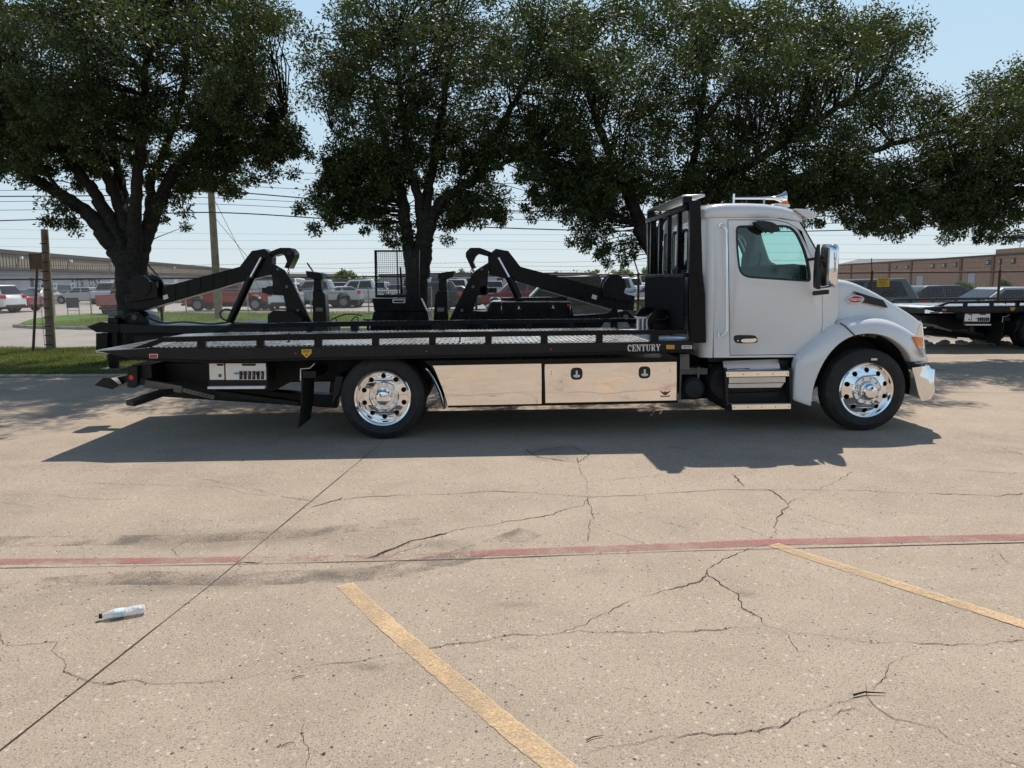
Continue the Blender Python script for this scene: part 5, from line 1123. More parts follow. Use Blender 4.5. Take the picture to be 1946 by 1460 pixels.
def line(pts, Y, r, label, sag=.0):
    P = [W(x, y, Y + dy) for x, y, dy in pts]; P = smooth_path(P, 8)
    o = MB().tube(P, r, 5, cap=False).build('power_line', M['wire']); tag(o, label, 'power line', 'overhead lines behind the trees'); return o
L1 = 'thick overhead cable strapped to the wooden pole'; L2 = 'thin overhead wire strung above the street'
line([(-160, 374, 0), (200, 372, 0), (400, 364, 0), (620, 380, 0), (900, 398, 1), (1200, 407, 2), (1500, 412, 3), (1800, 402, 3), (2100, 388, 3)], UY - .3, .026, 'upper thick overhead cable on the wooden pole')
line([(-160, 424, 0), (150, 415, 0), (400, 404, 0), (700, 421, 0), (1000, 435, 1), (1300, 441, 2), (1560, 439, 3), (1800, 430, 3), (2100, 417, 3)], UY - .3, .026, 'lower thick overhead cable on the wooden pole')
for pts in ([(-160, 326, 0), (200, 325, 0), (400, 320, 0), (600, 330, 0), (1000, 350, 0), (1700, 352, 0), (2100, 335, 0)], [(-160, 363, 0), (200, 360, 0), (400, 352, 0), (700, 367, 0), (1100, 385, 0), (1600, 382, 0), (2100, 372, 0)],
            [(-160, 385, 0), (200, 381, 0), (400, 376, 0), (800, 397, 0), (1200, 410, 0), (1700, 402, 0), (2100, 392, 0)], [(-160, 401, 0), (200, 397, 0), (400, 388, 0), (800, 409, 0), (1200, 424, 0), (1560, 425, 0), (1946, 412, 0), (2100, 408, 0)]):
    NT = globals().get('NT', -1) + 1
    line(pts, UY + .2, .012, ['topmost thin wire carried on the wooden pole', 'second thin wire down from the top of the wooden pole', 'third thin wire down the wooden pole', 'lowest thin wire on the pole, just above the lower thick cable'][NT])
for pts in ([(-160, 432, 0), (400, 444, 0), (900, 446, 0), (1500, 447, 0), (2100, 449, 0)], [(-160, 450, 0), (300, 457, 0), (900, 458, 0), (1500, 464, 0), (2100, 466, 0)], [(-160, 465, 0), (300, 473, 0), (900, 473, 0), (1500, 480, 0), (2100, 482, 0)]):
    ND = globals().get('ND', -1) + 1
    line(pts, 58, .0065, ['highest', 'middle', 'lowest'][ND] + ' of the three faint distant wires above the parking lot')

# ------------------------------------------------------------------ unmounted wrecker bodies behind the truck
WY = 15.1
def wrecker(mirror, label, toolbox):
    mx = (lambda x: 1444 - x) if mirror else (lambda x: x)
    o0 = W(mx(420), 640, WY); rt = empty('wrecker_body', (o0.x, WY, VZ)); tag(rt, label, 'wrecker body', 'wrecker bodies set down on the verge')
    fr = Frame((o0.x, WY, VZ), 0.0)
    P = lambda pts, d=0.0: [fr.T(mx(x), y, d) for x, y in pts]
    def pr(pts, y0, y1, name, mat='black', parent=rt, **k): return MB().prism(P(pts, y0), y0, y1).build(name, M[mat], parent, **k)
    def q(x, y, d=0.0): a = fr.T(mx(x), y, d); return (a[0], d, a[1])
    bm_ = pr([(237, 563), (300, 548), (455, 507), (478, 477), (502, 473), (512, 481), (517, 488), (515, 522), (450, 538), (417, 548), (281, 587), (240, 590)], .55, .85, 'boom', bevel=.012)
    pr([(282, 589), (415, 550.5), (415, 551.6), (282, 590.2)], .5, .53, 'boom_hose', 'galv', bm_)
    lab = pr([(309, 562), (318, 559.5), (320, 567), (311, 570)], .545, .549, 'boom_label', 'panelw', bm_)
    hk = pr([(511, 479), (532, 471), (550.5, 471), (559, 480), (559, 488), (548, 511), (540, 508.5), (545, 497), (541, 487), (535, 482), (517, 487)], .5, .9, 'boom_head', bevel=.01)
    c = q(551, 480, .49); MB().lathe([(.001, -.02), (.06, -.02), (.065, .01), (.001, .01)], (c[0], .49, c[2]), 16).build('sheave', M['blackm'], hk, smooth=40)
    for y0 in (.25, .95):
        pr([(514, 498), (540, 514), (553, 532), (594, 616), (598, 634), (556, 634), (538, 562), (520, 561)], y0, y0 + .07, 'mast_plate', bevel=.008)
    m1 = MB(); a = q(522, 552, .6); m1.tube([(a[0], .25, a[2]), (a[0], 1.0, a[2])], .09, 12)
    b2 = q(500, 552, .6); m1.bar((a[0], .62, a[2]), (b2[0], .62, b2[2]), .2, .1); m1.build('mast_pivot', M['blackm'], rt, smooth=35)
    # folded wheel lift standing upright at the tail
    pr([(594, 553), (612, 553), (617, 560), (622, 632), (594, 632)], .2, .5, 'lift_upright', bevel=.01)
    pr([(595, 552.7), (611, 552.7), (610, 531), (596, 531)], .25, .48, 'lift_neck', bevel=.01)
    pr([(580, 515), (604, 518), (612, 520), (612, 530.5), (596, 531), (583, 526)], .15, .6, 'lift_claw', bevel=.015)
    # lift cylinder with bright rod
    r0 = q(497, 490, .45); r1 = q(477, 527, .45); r2 = q(437, 612, .45)
    cy = MB().tube([r1, r2], .078, 14).build('lift_cylinder', M['black'], rt, smooth=40)
    MB().tube([r0, r1], .034, 12).build('cylinder_rod', M['rod'], cy, smooth=40)
    # winch and boom foot
    wc = q(279, 543, .7); MB().lathe([(.001, -.3), (.22, -.3), (.22, -.26), (.13, -.25), (.13, .25), (.22, .26), (.22, .3), (.001, .3)], (wc[0], .7, wc[2]), 22).build('winch', M['black'], rt, smooth=35)
    pr([(262, 536), (297, 536), (300, 566), (240, 575), (258, 556)], .42, .5, 'winch_guard', bevel=.01)
    pr([(229, 612), (246, 596), (255, 591), (265, 593), (281, 608), (290, 632), (229, 632)], .4, 1.0, 'turret', bevel=.02)
    pv = q(255, 603, .39); MB().lathe([(.001, -.01), (.055, -.01), (.06, .02)], (pv[0], .39, pv[2]), 14).build('turret_pin', M['grey'], rt)
    # deck and frame
    pr([(228, 616), (281, 618), (300, 619), (430, 619), (445, 613), (600, 616), (622, 616), (622, 633), (228, 634)], .1, 1.3, 'deck', 'blackm', bevel=.012)
    MB().box(*sorted((q(240, 640)[0], q(610, 640)[0])), .3, .42, .35, q(300, 634, .3)[2]).build('frame_beam', M['under'], rt); MB().box(*sorted((q(240, 640)[0], q(610, 640)[0])), 1.0, 1.12, .35, q(300, 634, .3)[2]).build('frame_beam', M['under'], rt)
    for px_ in (262, 585):
        for y0 in (.3, 1.0): x_ = q(px_, 650)[0]; MB().box(x_ - .07, x_ + .07, y0 + .001, y0 + .119, 0.0, .349).build('stand', M['wood'], rt)
    pr([(508, 598), (519, 590), (560, 592), (575, 606), (575, 616), (508, 616)], .0, .35, 'valve_cover', bevel=.02)
    for bx_, by_ in ((528, 512), (545, 545), (566, 590), (580, 612)):
        c = q(bx_, by_, .24); MB().lathe([(.0005, -.012), (.028, -.012), (.032, .009)], (c[0], .24, c[2]), 10).build('pin', M['grey'], rt)
    pr([(520, 530), (532, 530), (532, 543), (520, 543)], .240, .2495, 'cover_plate', 'blackm', rt); pr([(600, 585), (613, 585), (613, 592), (600, 592)], .190, .1995, 'rating_plate', 'grey', rt)
    for k_ in range(5): pr([(330 + k_ * 24, 541 - k_ * 6.5), (333 + k_ * 24, 540.2 - k_ * 6.5), (333 + k_ * 24, 569 - k_ * 6.8), (330 + k_ * 24, 569.8 - k_ * 6.8)], .535, .5495, 'boom_rib', 'black', bm_)
    ch = q(548, 509, .7)
    for k_ in range(7): MB().lathe([(.022, -.006), (.03, 0), (.022, .006), (.016, 0), (.022, -.006)], (ch[0], .7, ch[2] - .03 - k_ * .045), 10, 'y' if k_ % 2 else 'x').build('chain_link', M['grey'], hk)
    # hoses
    MB().tube(smooth_path([q(437, 612, .3), q(424, 606, .2), (q(418, 596, .2)), q(428, 588, .3), q(440, 590, .4)], 5), .016, 6).tube(smooth_path([q(281, 604, .3), q(310, 614, .25), q(350, 612, .2), q(400, 616, .25), q(436, 612, .3)], 5), .018, 6).build('hose', M['plastic'], rt, smooth=60)
    # front outrigger and jack leg
    if not mirror:
        pr([(164, 621), (191, 612), (228, 617), (228, 632), (183, 632)], .1, .4, 'outrigger', bevel=.01)
        pr([(182, 633.5), (204, 633.5), (204, 668), (182, 668)], .1, .5, 'outrigger_box', bevel=.01)
        pr([(204.5, 604), (223, 604), (223, 665), (204.5, 665)], .2, .45, 'jack_housing', bevel=.01)
        lg = q(211, 664, .25); MB().box(lg[0] - .07, lg[0] + .07, .25, .4, .03, lg[2] + .02).build('jack_leg', M['black'], rt, bevel=.008); MB().box(lg[0] - .2, lg[0] + .2, .15, .5, 0, .029).build('jack_foot', M['grey'], rt, bevel=.006)
        pr([(206, 592), (222, 592), (224, 603), (205, 603)], .2, .45, 'jack_motor', 'grey', bevel=.008)
        pr([(218, 600), (262, 594), (262, 597), (218, 604)], .15, .2, 'tie_bar', 'blackm')
    if toolbox:                                            # compartment side (pixel numbers given unmirrored)
        def pu(pts, y0, y1, name, mat='black', parent=rt, **k): return MB().prism([fr.T(x, y, y0) for x, y in pts], y0, y1).build(name, M[mat], parent, **k)
        tb = pu([(890, 600), (905, 592), (925, 592), (935, 574), (1084, 574), (1090, 600), (1160, 596), (1172, 586), (1178, 600), (1172, 634), (890, 634)], -.35, .0, 'compartment', 'black', bevel=.012)
        pu([(953, 574), (1083.5, 574), (1083.5, 634), (953, 634)], -.37, -.352, 'compartment_door', 'black', tb, bevel=.004)
        pu([(952, 566.5), (1078, 565), (1078, 571), (952, 572)], -.4, .1, 'compartment_lid', 'black', tb, bevel=.008)
        for x0_, y0_, x1_, y1_ in ((952.5, 573.3, 1084.5, 574.5), (952.3, 574.5, 953.5, 612), (1083.3, 574.5, 1084.5, 607)): pu([(x0_, y0_), (x1_, y0_), (x1_, y1_), (x0_, y1_)], -.377, -.371, 'door_trim', 'chrome', tb)
        for lx, ly in ((986, 585.5), (1051, 584)):
            c = fr.T(lx, ly, -.37); MB().lathe([(.05, -.377), (.055, -.383), (.065, -.381), (.066, -.371)], (c[0], 0, c[1]), 20).build('door_latch', M['blackm'], tb, smooth=40)
            MB().prism([(c[0] - .01, c[1] + .035), (c[0] + .01, c[1] + .035), (c[0] + .012, c[1] - .005), (c[0] + .035, c[1] - .02), (c[0] - .035, c[1] - .02), (c[0] - .012, c[1] - .005)], -.385, -.378).build('latch_handle', M['panelw'], tb)
        c = fr.T(1081, 580, -.37); pu([(1078, 578), (1083, 578), (1083, 582.5), (1078, 582.5)], -.382, -.377, 'marker_lamp', 'red', tb)
        c = fr.T(1162, 616, .2); MB().lathe([(.001, -.58), (.25, -.57), (.29, -.54), (.30, -.5), (.28, -.46)], (c[0], .2, c[1] - .12), 28).build('wheel_cover', M['grey'], rt, smooth=40)
    return rt
wrecker(False, 'black wrecker body with raised boom in front of the stout oak', False)
wrecker(True, 'black wrecker body with side toolbox set down facing the headboard', True)
# mesh headache rack on a black cabinet between the two wreckers
o0 = W(750, 640, 15.4); rk = empty('mesh_rack', (o0.x, 15.4, VZ)); tag(rk, 'black steel rack with square mesh standing on a dark cabinet', 'rack')
fr = Frame((o0.x, 15.4, VZ), 0.0); rp = lambda pts, d=0.0: [fr.T(x, y, d) for x, y in pts]
for pts, nm in (([(711, 475.5), (715.5, 475.5), (716.5, 566), (713, 566)], 'rack_post'), ([(793, 475.5), (797, 475.5), (797, 566), (793.5, 566)], 'rack_post'), ([(715.6, 475.5), (792.9, 475.5), (792.9, 479), (715.6, 479)], 'rack_rail'), ([(716.6, 560.5), (793.4, 560.5), (793.4, 566), (716.6, 566)], 'rack_rail')):
    MB().prism(rp(pts), .0, .045).build(nm, M['black'], rk, bevel=.004)
a = fr.T(715.8, 479); b = fr.T(793, 560.5); mm = MB(); x_ = a[0]
while x_ < b[0]: mm.box(x_ - .003, x_ + .003, .018, .024, b[1], a[1]); x_ += .0375
z_ = b[1]
while z_ < a[1]: mm.box(a[0], b[0], .025, .031, z_ - .003, z_ + .003); z_ += .0375
o = mm.build('rack_mesh', M['black'], rk, recalc=False); o['kind'] = 'stuff'
MB().prism(rp([(708, 567), (800, 567), (806, 580), (812, 592), (712, 592)]), -.05, .25).build('cabinet_top', M['black'], rk, bevel=.015)
MB().prism(rp([(710, 592.3), (812, 592.3), (816, 612), (826, 632), (826, 640), (700, 640), (706, 612)]), -.02, .7).build('cabinet', M['black'], rk, bevel=.012)
c0 = fr.T(705, 641); c1 = fr.T(822, 641); MB().box(c0[0], c1[0], .05, .65, 0, c0[1] - .001).build('cabinet_base', M['under'], rk)
MB().prism(rp([(746, 569), (770, 569), (770, 576), (746, 576)], -.06), -.06, -.051, [rp([(748, 571), (768, 571), (768, 574.5), (748, 574.5)], -.06)]).build('roller_frame', M['alum'], rk)
a = fr.T(753, 440, .1); b = fr.T(757, 566, .1); MB().tube([(a[0], .1, a[1]), (b[0], .1, b[1])], .011, 6).build('antenna_rod', M['black'], rk, smooth=50)
a = fr.T(760, 508, .1); b = fr.T(763, 560, .1); MB().tube([(a[0], .15, a[1]), (b[0], .15, b[1])], .02, 6).build('stack_rod', M['black'], rk, smooth=50)
hq = lambda x, y: (fr.T(x, y, -.3)[0], -.3, fr.T(x, y, -.3)[1])
MB().tube(smooth_path([hq(627, 640), hq(628, 612), hq(640, 603), hq(662, 597), hq(688, 600)], 6), .013, 6).tube(smooth_path([hq(638, 605), hq(648, 640)], 3), .012, 6).tube(smooth_path([hq(668, 640), hq(668, 610), hq(680, 604), hq(682, 640)], 5), .013, 6).build('hose_loop', M['plastic'], rk, smooth=60)
MB().prism(rp([(688, 607), (706, 607), (706, 610), (699, 610), (699, 640), (695, 640), (695, 610), (688, 610)]), .1, .2).build('step_bracket', M['black'], rk)

# ------------------------------------------------------------------ second flatbed truck parked at the right
F2a = R(0.6); zr2, xr2 = T(292, 677, BD)[1], T(292, 677, BD)[0]
tgt = W(1795, 581.5, 18.3)
fwd = Vector((math.cos(F2a), math.sin(F2a), 0)); lat = Vector((-math.sin(F2a), math.cos(F2a), 0))
t2 = copy_tree(truck); t2.rotation_euler = (0, 0, F2a); pos = tgt - fwd * xr2 - lat * BD; t2.location = (pos.x, pos.y, 0)
tag(t2, 'black flatbed tow truck with red reflector parked before the brick warehouse', 'tow truck')
# ------------------------------------------------------------------ buildings
def bmat(name, col, **k): return pm(name, col, k.pop('rough', .8), var=k.pop('var', .1), vscale=k.pop('vscale', .6), spec=.2, **k)
M['fascia'] = bmat('tan_metal_fascia', (.30, .26, .22)); M['trim'] = bmat('dark_roof_trim', (.10, .095, .09)); M['wallgrey'] = bmat('pale_grey_wall', (.42, .43, .46))
M['brickw'] = bmat('brick_wall', (.36, .225, .165), var=.12, vscale=1.5, dirt=(.31, .20, .15)); M['brickd'] = bmat('brick_pilaster', (.20, .125, .10)); M['roofd'] = bmat('slate_roof', (.07, .075, .085), rough=.6)
M['cream'] = bmat('cream_panel', (.62, .57, .47)); M['whitew'] = bmat('white_panel', (.72, .72, .70)); M['opening'] = bmat('dark_opening', (.03, .03, .035), rough=.4); M['block'] = bmat('tan_block', (.40, .32, .24), vscale=2)
M['lettergrey'] = bmat('grey_lettering', (.02, .022, .03)); M['letterfade'] = bmat('faded_lettering', (.30, .31, .34))
def Dl(px): return 3.25 * FPX / (66 - .0901 * px)
pa = W(-90, 540, Dl(-90)); pb = W(548, 540, Dl(548)); aL = math.atan2(pb.y - pa.y, pb.x - pa.x); LEN = math.hypot(pb.x - pa.x, pb.y - pa.y)
BL = Frame((pa.x, pa.y, 0), aL); bl = empty('long_warehouse', (pa.x, pa.y, 0), aL); tag(bl, 'long tan warehouse with ribbed fascia over a pale lettered wall', 'building')
MB().box(0, LEN, .0, 40, 3.35, 4.62).build('fascia', M['fascia'], bl); MB().box(-.2, LEN, -.15, 40, 4.621, 5.0).build('roof_trim', M['trim'], bl)
MB().box(-.1, LEN, -.1, .6, 3.12, 3.349).build('canopy_edge', M['trim'], bl)
MB().box(0, LEN, .6, 40, 0, 3.119).build('wall', M['wallgrey'], bl)
rb = MB(); x = .3
while x < LEN: rb.box(x, x + .16, -.05, -.001, 3.36, 4.6); x += .62
rb.build('fascia_rib', M['fascia'], bl).__setitem__('kind', 'stuff')
def ltr(word, px0, px1, mat):
    x0_, z0_ = BL.T(px0, 545.5, .6); x1_, z1_ = BL.T(px1, 533.5, .6); m = MB(); stroke_word(m, word, x0_, z0_, x1_ - x0_, .85, 595e-3, .01, gap=.10, bold=1.5); m.build('wall_lettering', M[mat], bl, recalc=False)
ltr('ATR', 134, 159.5, 'lettergrey'); ltr('I', 161.5, 166.5, 'letterfade'); ltr('UM', 168, 190, 'lettergrey')
for px0, px1 in ((58, 64), (210, 216), (275, 284), (300, 305), (330, 338), (420, 426)):
    x0_ = BL.T(px0, 540, .6)[0]; x1_ = BL.T(px1, 540, .6)[0]; MB().box(x0_, x1_, .55, .599, .05, 2.4).build('dock_door', M['whitew' if px0 > 205 else 'opening'], bl)
for px0 in (40, 134, 212, 330): e = BL.T(px0, 500, -.2); MB().box(e[0] - .1, e[0] + .25, -.35, -.051, 4.2, 4.45).build('wall_lamp', M['whitew'], bl)
# cream plant unit with white pipes in the yard
c = G(2, 566); cu = empty('plant_unit', (c.x, c.y, 0)); tag(cu, 'cream plant unit with stacked white duct arms beside the warehouse', 'plant unit'); fr = Frame((c.x, c.y, 0), 0)
rp = lambda pts, d=0: [fr.T(x, y, d) for x, y in pts]
MB().prism(rp([(-40, 482), (13, 482), (15, 500), (15, 566), (-40, 566)]), 0, 2.5).build('housing', M['cream'], cu, bevel=.05)
for i, (a, b, y) in enumerate(((2, 33, 501), (8, 29, 509), (9, 28, 514))): MB().prism(rp([(a, y - 2), (b, y - 2.2), (b, y + 1.6), (a, y + 2)]), -.4, -.02).build('duct_arm', M['whitew'], cu, bevel=.03)
for i, xx in enumerate((6, 12, 18)): MB().prism(rp([(xx - 1.6, 516), (xx + 1.6, 516), (xx + 1.6, 566), (xx - 1.6, 566)]), -.3, -.05).build('pipe', M['galv' if i else 'whitew'], cu)
c = G(32, 572); bw_ = empty('block_wall', (c.x, c.y, 0)); tag(bw_, 'low tan block wall beside the plant unit', 'wall'); fr = Frame((c.x, c.y, 0), 0)
for j in range(4):
    for i in range(6): a = rp([(17 + i * 5 - (j % 2) * 2, 569 - j * 6), (21.6 + i * 5 - (j % 2) * 2, 563.5 - j * 6)]); MB().box(a[0][0], a[1][0], 0, .3, max(0, a[0][1]), a[1][1]).build('block', M['block'], bw_)
# low canopy building further on
def simple_building(name, label, px0, px1, D0, D1, H, parts):
    a = W(px0, 540, D0); b = W(px1, 540, D1); an = math.atan2(b.y - a.y, b.x - a.x); Ln = math.hypot(b.x - a.x, b.y - a.y)
    rt = empty(name, (a.x, a.y, 0), an); tag(rt, label, 'building'); fr_ = Frame((a.x, a.y, 0), an); parts(rt, fr_, Ln, H); return rt
def p_can(rt, fr_, Ln, H):
    MB().box(0, Ln, 0, 20, H - .9, H).build('fascia', M['fascia'], rt); MB().box(0, Ln * 1.35, -.3, 20, H - 1.3, H - .901).build('canopy_edge', M['trim'], rt); MB().box(0, Ln * .98, 2, 20, 0, H - 1.301).build('wall', M['whitew'], rt)
    for i in range(9): x_ = Ln * (.05 + i * .1); MB().box(x_, x_ + Ln * .045, 1.9, 1.999, .1, H - 1.7).build('bay_door', M['wallgrey'], rt)
    for i in range(3): x_ = Ln * (1.02 + .15 * i); MB().box(x_, x_ + .3, 0, .3, 0, H - 1.301).build('column', M['trim'], rt)
simple_building('canopy_building', 'low tan building with a dark canopy over white bays', 545, 655, 150, 165, 3.4, p_can)
def p_mid(rt, fr_, Ln, H):
    MB().box(0, Ln, 0, 20, 0, H).build('wall', M['wallgrey'], rt); MB().box(-.2, Ln + .2, -.15, 20, H + .001, H + .3).build('roof_trim', M['trim'], rt)
    for i in range(11):
        x_ = Ln * (.03 + i * .088); w = MB().box(x_, x_ + Ln * .035, -.06, -.001, .9, 2.1).build('window', M['opening'], rt); MB().box(x_ - .1, x_ + Ln * .035 + .1, -.14, -.061, .75, .899).build('window_sill', M['whitew'], w)
simple_building('office_block', 'flat grey office block with a row of dark windows', 815, 1130, 105, 118, 2.55, p_mid)
# brick warehouse at the right
def Dr(px): return 2.05 * FPX / (27.8 + .05676 * (px - 1650))
a = W(1560, 530, Dr(1560)); b = W(2010, 530, Dr(2010)); an = math.atan2(b.y - a.y, b.x - a.x); Ln = math.hypot(b.x - a.x, b.y - a.y)
BR = Frame((a.x, a.y, 0), an); br = empty('brick_warehouse', (a.x, a.y, 0), an); tag(br, 'long red brick warehouse with small square windows and white doors', 'building')
MB().box(0, Ln, 0, 30, 0, 3.62).build('wall', M['brickw'], br); MB().box(-.1, Ln + .1, -.08, 30, 3.621, 3.80).build('parapet', M['trim'], br)
xs_ = BR.T(1888, 530)[0]; MB().box(xs_, Ln, .02, 30, 3.801, 4.25).build('raised_wall', M['brickw'], br)
for px in (1618, 1690, 1732, 1826, 1887, 1960): e = BR.T(px, 520)[0]; MB().box(e - .25, e + .25, -.12, -.001, 0, 3.62).build('pilaster', M['brickd'], br)
for px0, px1, y0, y1 in ((1687, 1692, 505, 511), (1700, 1705, 505, 511), (1721, 1728, 504, 512), (1769, 1777, 501, 510), (1791, 1799, 500, 509), (1812, 1820, 498, 508), (1873, 1885, 494, 504), (1897, 1904, 492, 503), (1922, 1931, 490, 502)):
    p0 = BR.T(px0, y1); p1 = BR.T(px1, y0); w = MB().box(p0[0], p1[0], -.03, -.001, p0[1], p1[1]).build('window', M['opening'], br); MB().box(p0[0] + .1, (p0[0] + p1[0]) / 2, -.05, -.031, p0[1] + .1, p1[1] - .08).build('pane', M['wallgrey'], w)
for px0, px1, y0 in ((1743, 1755, 525), (1841, 1854, 520)):
    p0 = BR.T(px0, y0); p1 = BR.T(px1, y0); d_ = MB().box(p0[0], p1[0], -.05, -.001, .05, p0[1]).build('door', M['wallgrey'], br); MB().box(p0[0] - .12, p0[0] - .001, -.06, -.001, .05, p0[1] + .12).build('door_frame', M['brickd'], d_)
c = BR.T(1938, 470, 1)
ds = MB().lathe([(.001, .1), (.2, .06), (.38, -.04), (.4, -.05), (.37, -.03), (.001, .11)], (0, 0, .9), 20).tube([(0, 0, 0), (0, .1, .85)], .04, 6).tube([(0, 0, .9), (0, -.35, .8)], .02, 5).build('satellite_dish', M['galv'], None, smooth=50)
pd = BR.o + BR.f * c[0] + BR.l * 1.0; ds.location = (pd.x, pd.y, 4.25); ds.rotation_euler = (0, 0, an + .6); tag(ds, 'small satellite dish on the brick warehouse roof', 'satellite dish')
r0 = BR.T(1653, 500, 14)[0]; r1 = BR.T(1835, 500, 14)[0]
MB().hexa([(r0, 6, 3.801), (r1, 6, 3.801), (r1, 28, 3.801), (r0, 28, 3.801), (r0, 12, 5.3), (r1, 12, 4.2), (r1, 26, 4.2), (r0, 26, 5.3)]).build('back_roof', M['roofd'], br)

# ------------------------------------------------------------------ vehicles in the yards
CP = {}
for nm, col in dict(white=(.72, .72, .72), silver=(.45, .46, .48), red=(.36, .018, .02), darkred=(.2, .015, .02), black=(.012, .012, .014), grey=(.12, .13, .14), dark=(.03, .035, .042), blue=(.03, .06, .13), tan=(.34, .29, .22), green=(.07, .1, .09)).items():
    CP[nm] = pm('car_paint_' + nm, col, .25, var=.05, coat=.8)
SPEC = {  # length, width, height, wheel radius, front axle, rear axle, body profile, greenhouse
    'sedan': (4.8, 1.82, 1.44, .33, 1.42, -1.40, [(2.4, .35), (2.4, .62), (2.2, .74), (1.0, .93), (-1.55, .99), (-2.3, .95), (-2.4, .6), (-2.38, .32)], [(1.15, .92), (.35, 1.42), (-.95, 1.44), (-1.9, .98)]),
    'suv': (4.75, 1.9, 1.74, .36, 1.40, -1.42, [(2.35, .4), (2.36, .75), (2.2, .93), (1.15, 1.06), (-2.2, 1.1), (-2.36, .9), (-2.38, .4)], [(1.2, 1.05), (.5, 1.68), (-1.85, 1.72), (-2.22, 1.1)]),
    'pickup': (5.8, 2.0, 1.9, .40, 1.85, -1.75, [(2.88, .5), (2.9, .85), (2.75, 1.08), (1.5, 1.16), (-2.88, 1.14), (-2.9, .55)], [(1.55, 1.15), (.85, 1.86), (-.75, 1.9), (-1.05, 1.15)]),
    'van': (5.6, 2.0, 2.2, .37, 1.85, -1.8, [(2.75, .42), (2.78, .85), (2.5, 1.15), (-2.75, 1.2), (-2.8, .45)], [(2.3, 1.15), (1.45, 2.08), (-2.6, 2.2), (-2.74, 1.2)])}
protos = {}
def car_meshes(kind):
    L, Wd, H, r, fa, ra, prof, gh = SPEC[kind]; w = Wd / 2; zb = prof[-1][1]
    pts = list(prof)
    for ax in (ra, fa):
        n = 9
        for k in range(n + 1): a = math.pi - math.pi * k / n; pts.append((ax + (r + .06) * math.cos(a), max(zb, 0) - .02 + (r + .10) * math.sin(a) * 1.0))
    out = {}
    out['body'] = MB().prism(pts, -w, w)
    t = .13 * (gh[1][1] - gh[0][1]) / .6 + .05
    (x0, z0), (x1, z1), (x2, z2), (x3, z3) = gh
    out['cabin'] = MB().hexa([(x3, -w + .05, z3 - .03), (x0, -w + .05, z0 - .03), (x0, w - .05, z0 - .03), (x3, w - .05, z3 - .03), (x2, -w + t + .05, z2), (x1, -w + t + .05, z1), (x1, w - t - .05, z1), (x2, w - t - .05, z2)])
    def sidept(u, v, s): # u along, v 0..1 up
        zb_ = z0 + (z3 - z0) * u; zt_ = z1 + (z2 - z1) * u; xb = x0 + (x3 - x0) * u; xt = x1 + (x2 - x1) * u
        y = w - .05 - t * v + .006
        return (xb + (xt - xb) * v, s * y, zb_ + (zt_ - zb_) * v)
    g = []
    splits = ((.10, .46), (.50, .90)) if kind != 'van' else ((.06, .28), (.33, .9))
    for s in (-1, 1):
        for a, b in splits: g.append([sidept(a, .12, s), sidept(b, .12, s), sidept(b, .86, s), sidept(a, .86, s)])
    out['glass'] = g
    def endq(xa, za, xb, zb_, off): # windscreen / rear glass
        lo, hi = .10, .88; P = []
        for f, s in ((lo, -1), (lo, 1), (hi, 1), (hi, -1)): P.append((xa + (xb - xa) * f + off, s * (w - .14 - t * f), za + (zb_ - za) * f + .004))
        return P
    out['ends'] = [endq(x0, z0, x1, z1, .012), endq(x3, z3, x2, z2, -.012)]
    return out, (L, Wd, H, r, fa, ra, prof)
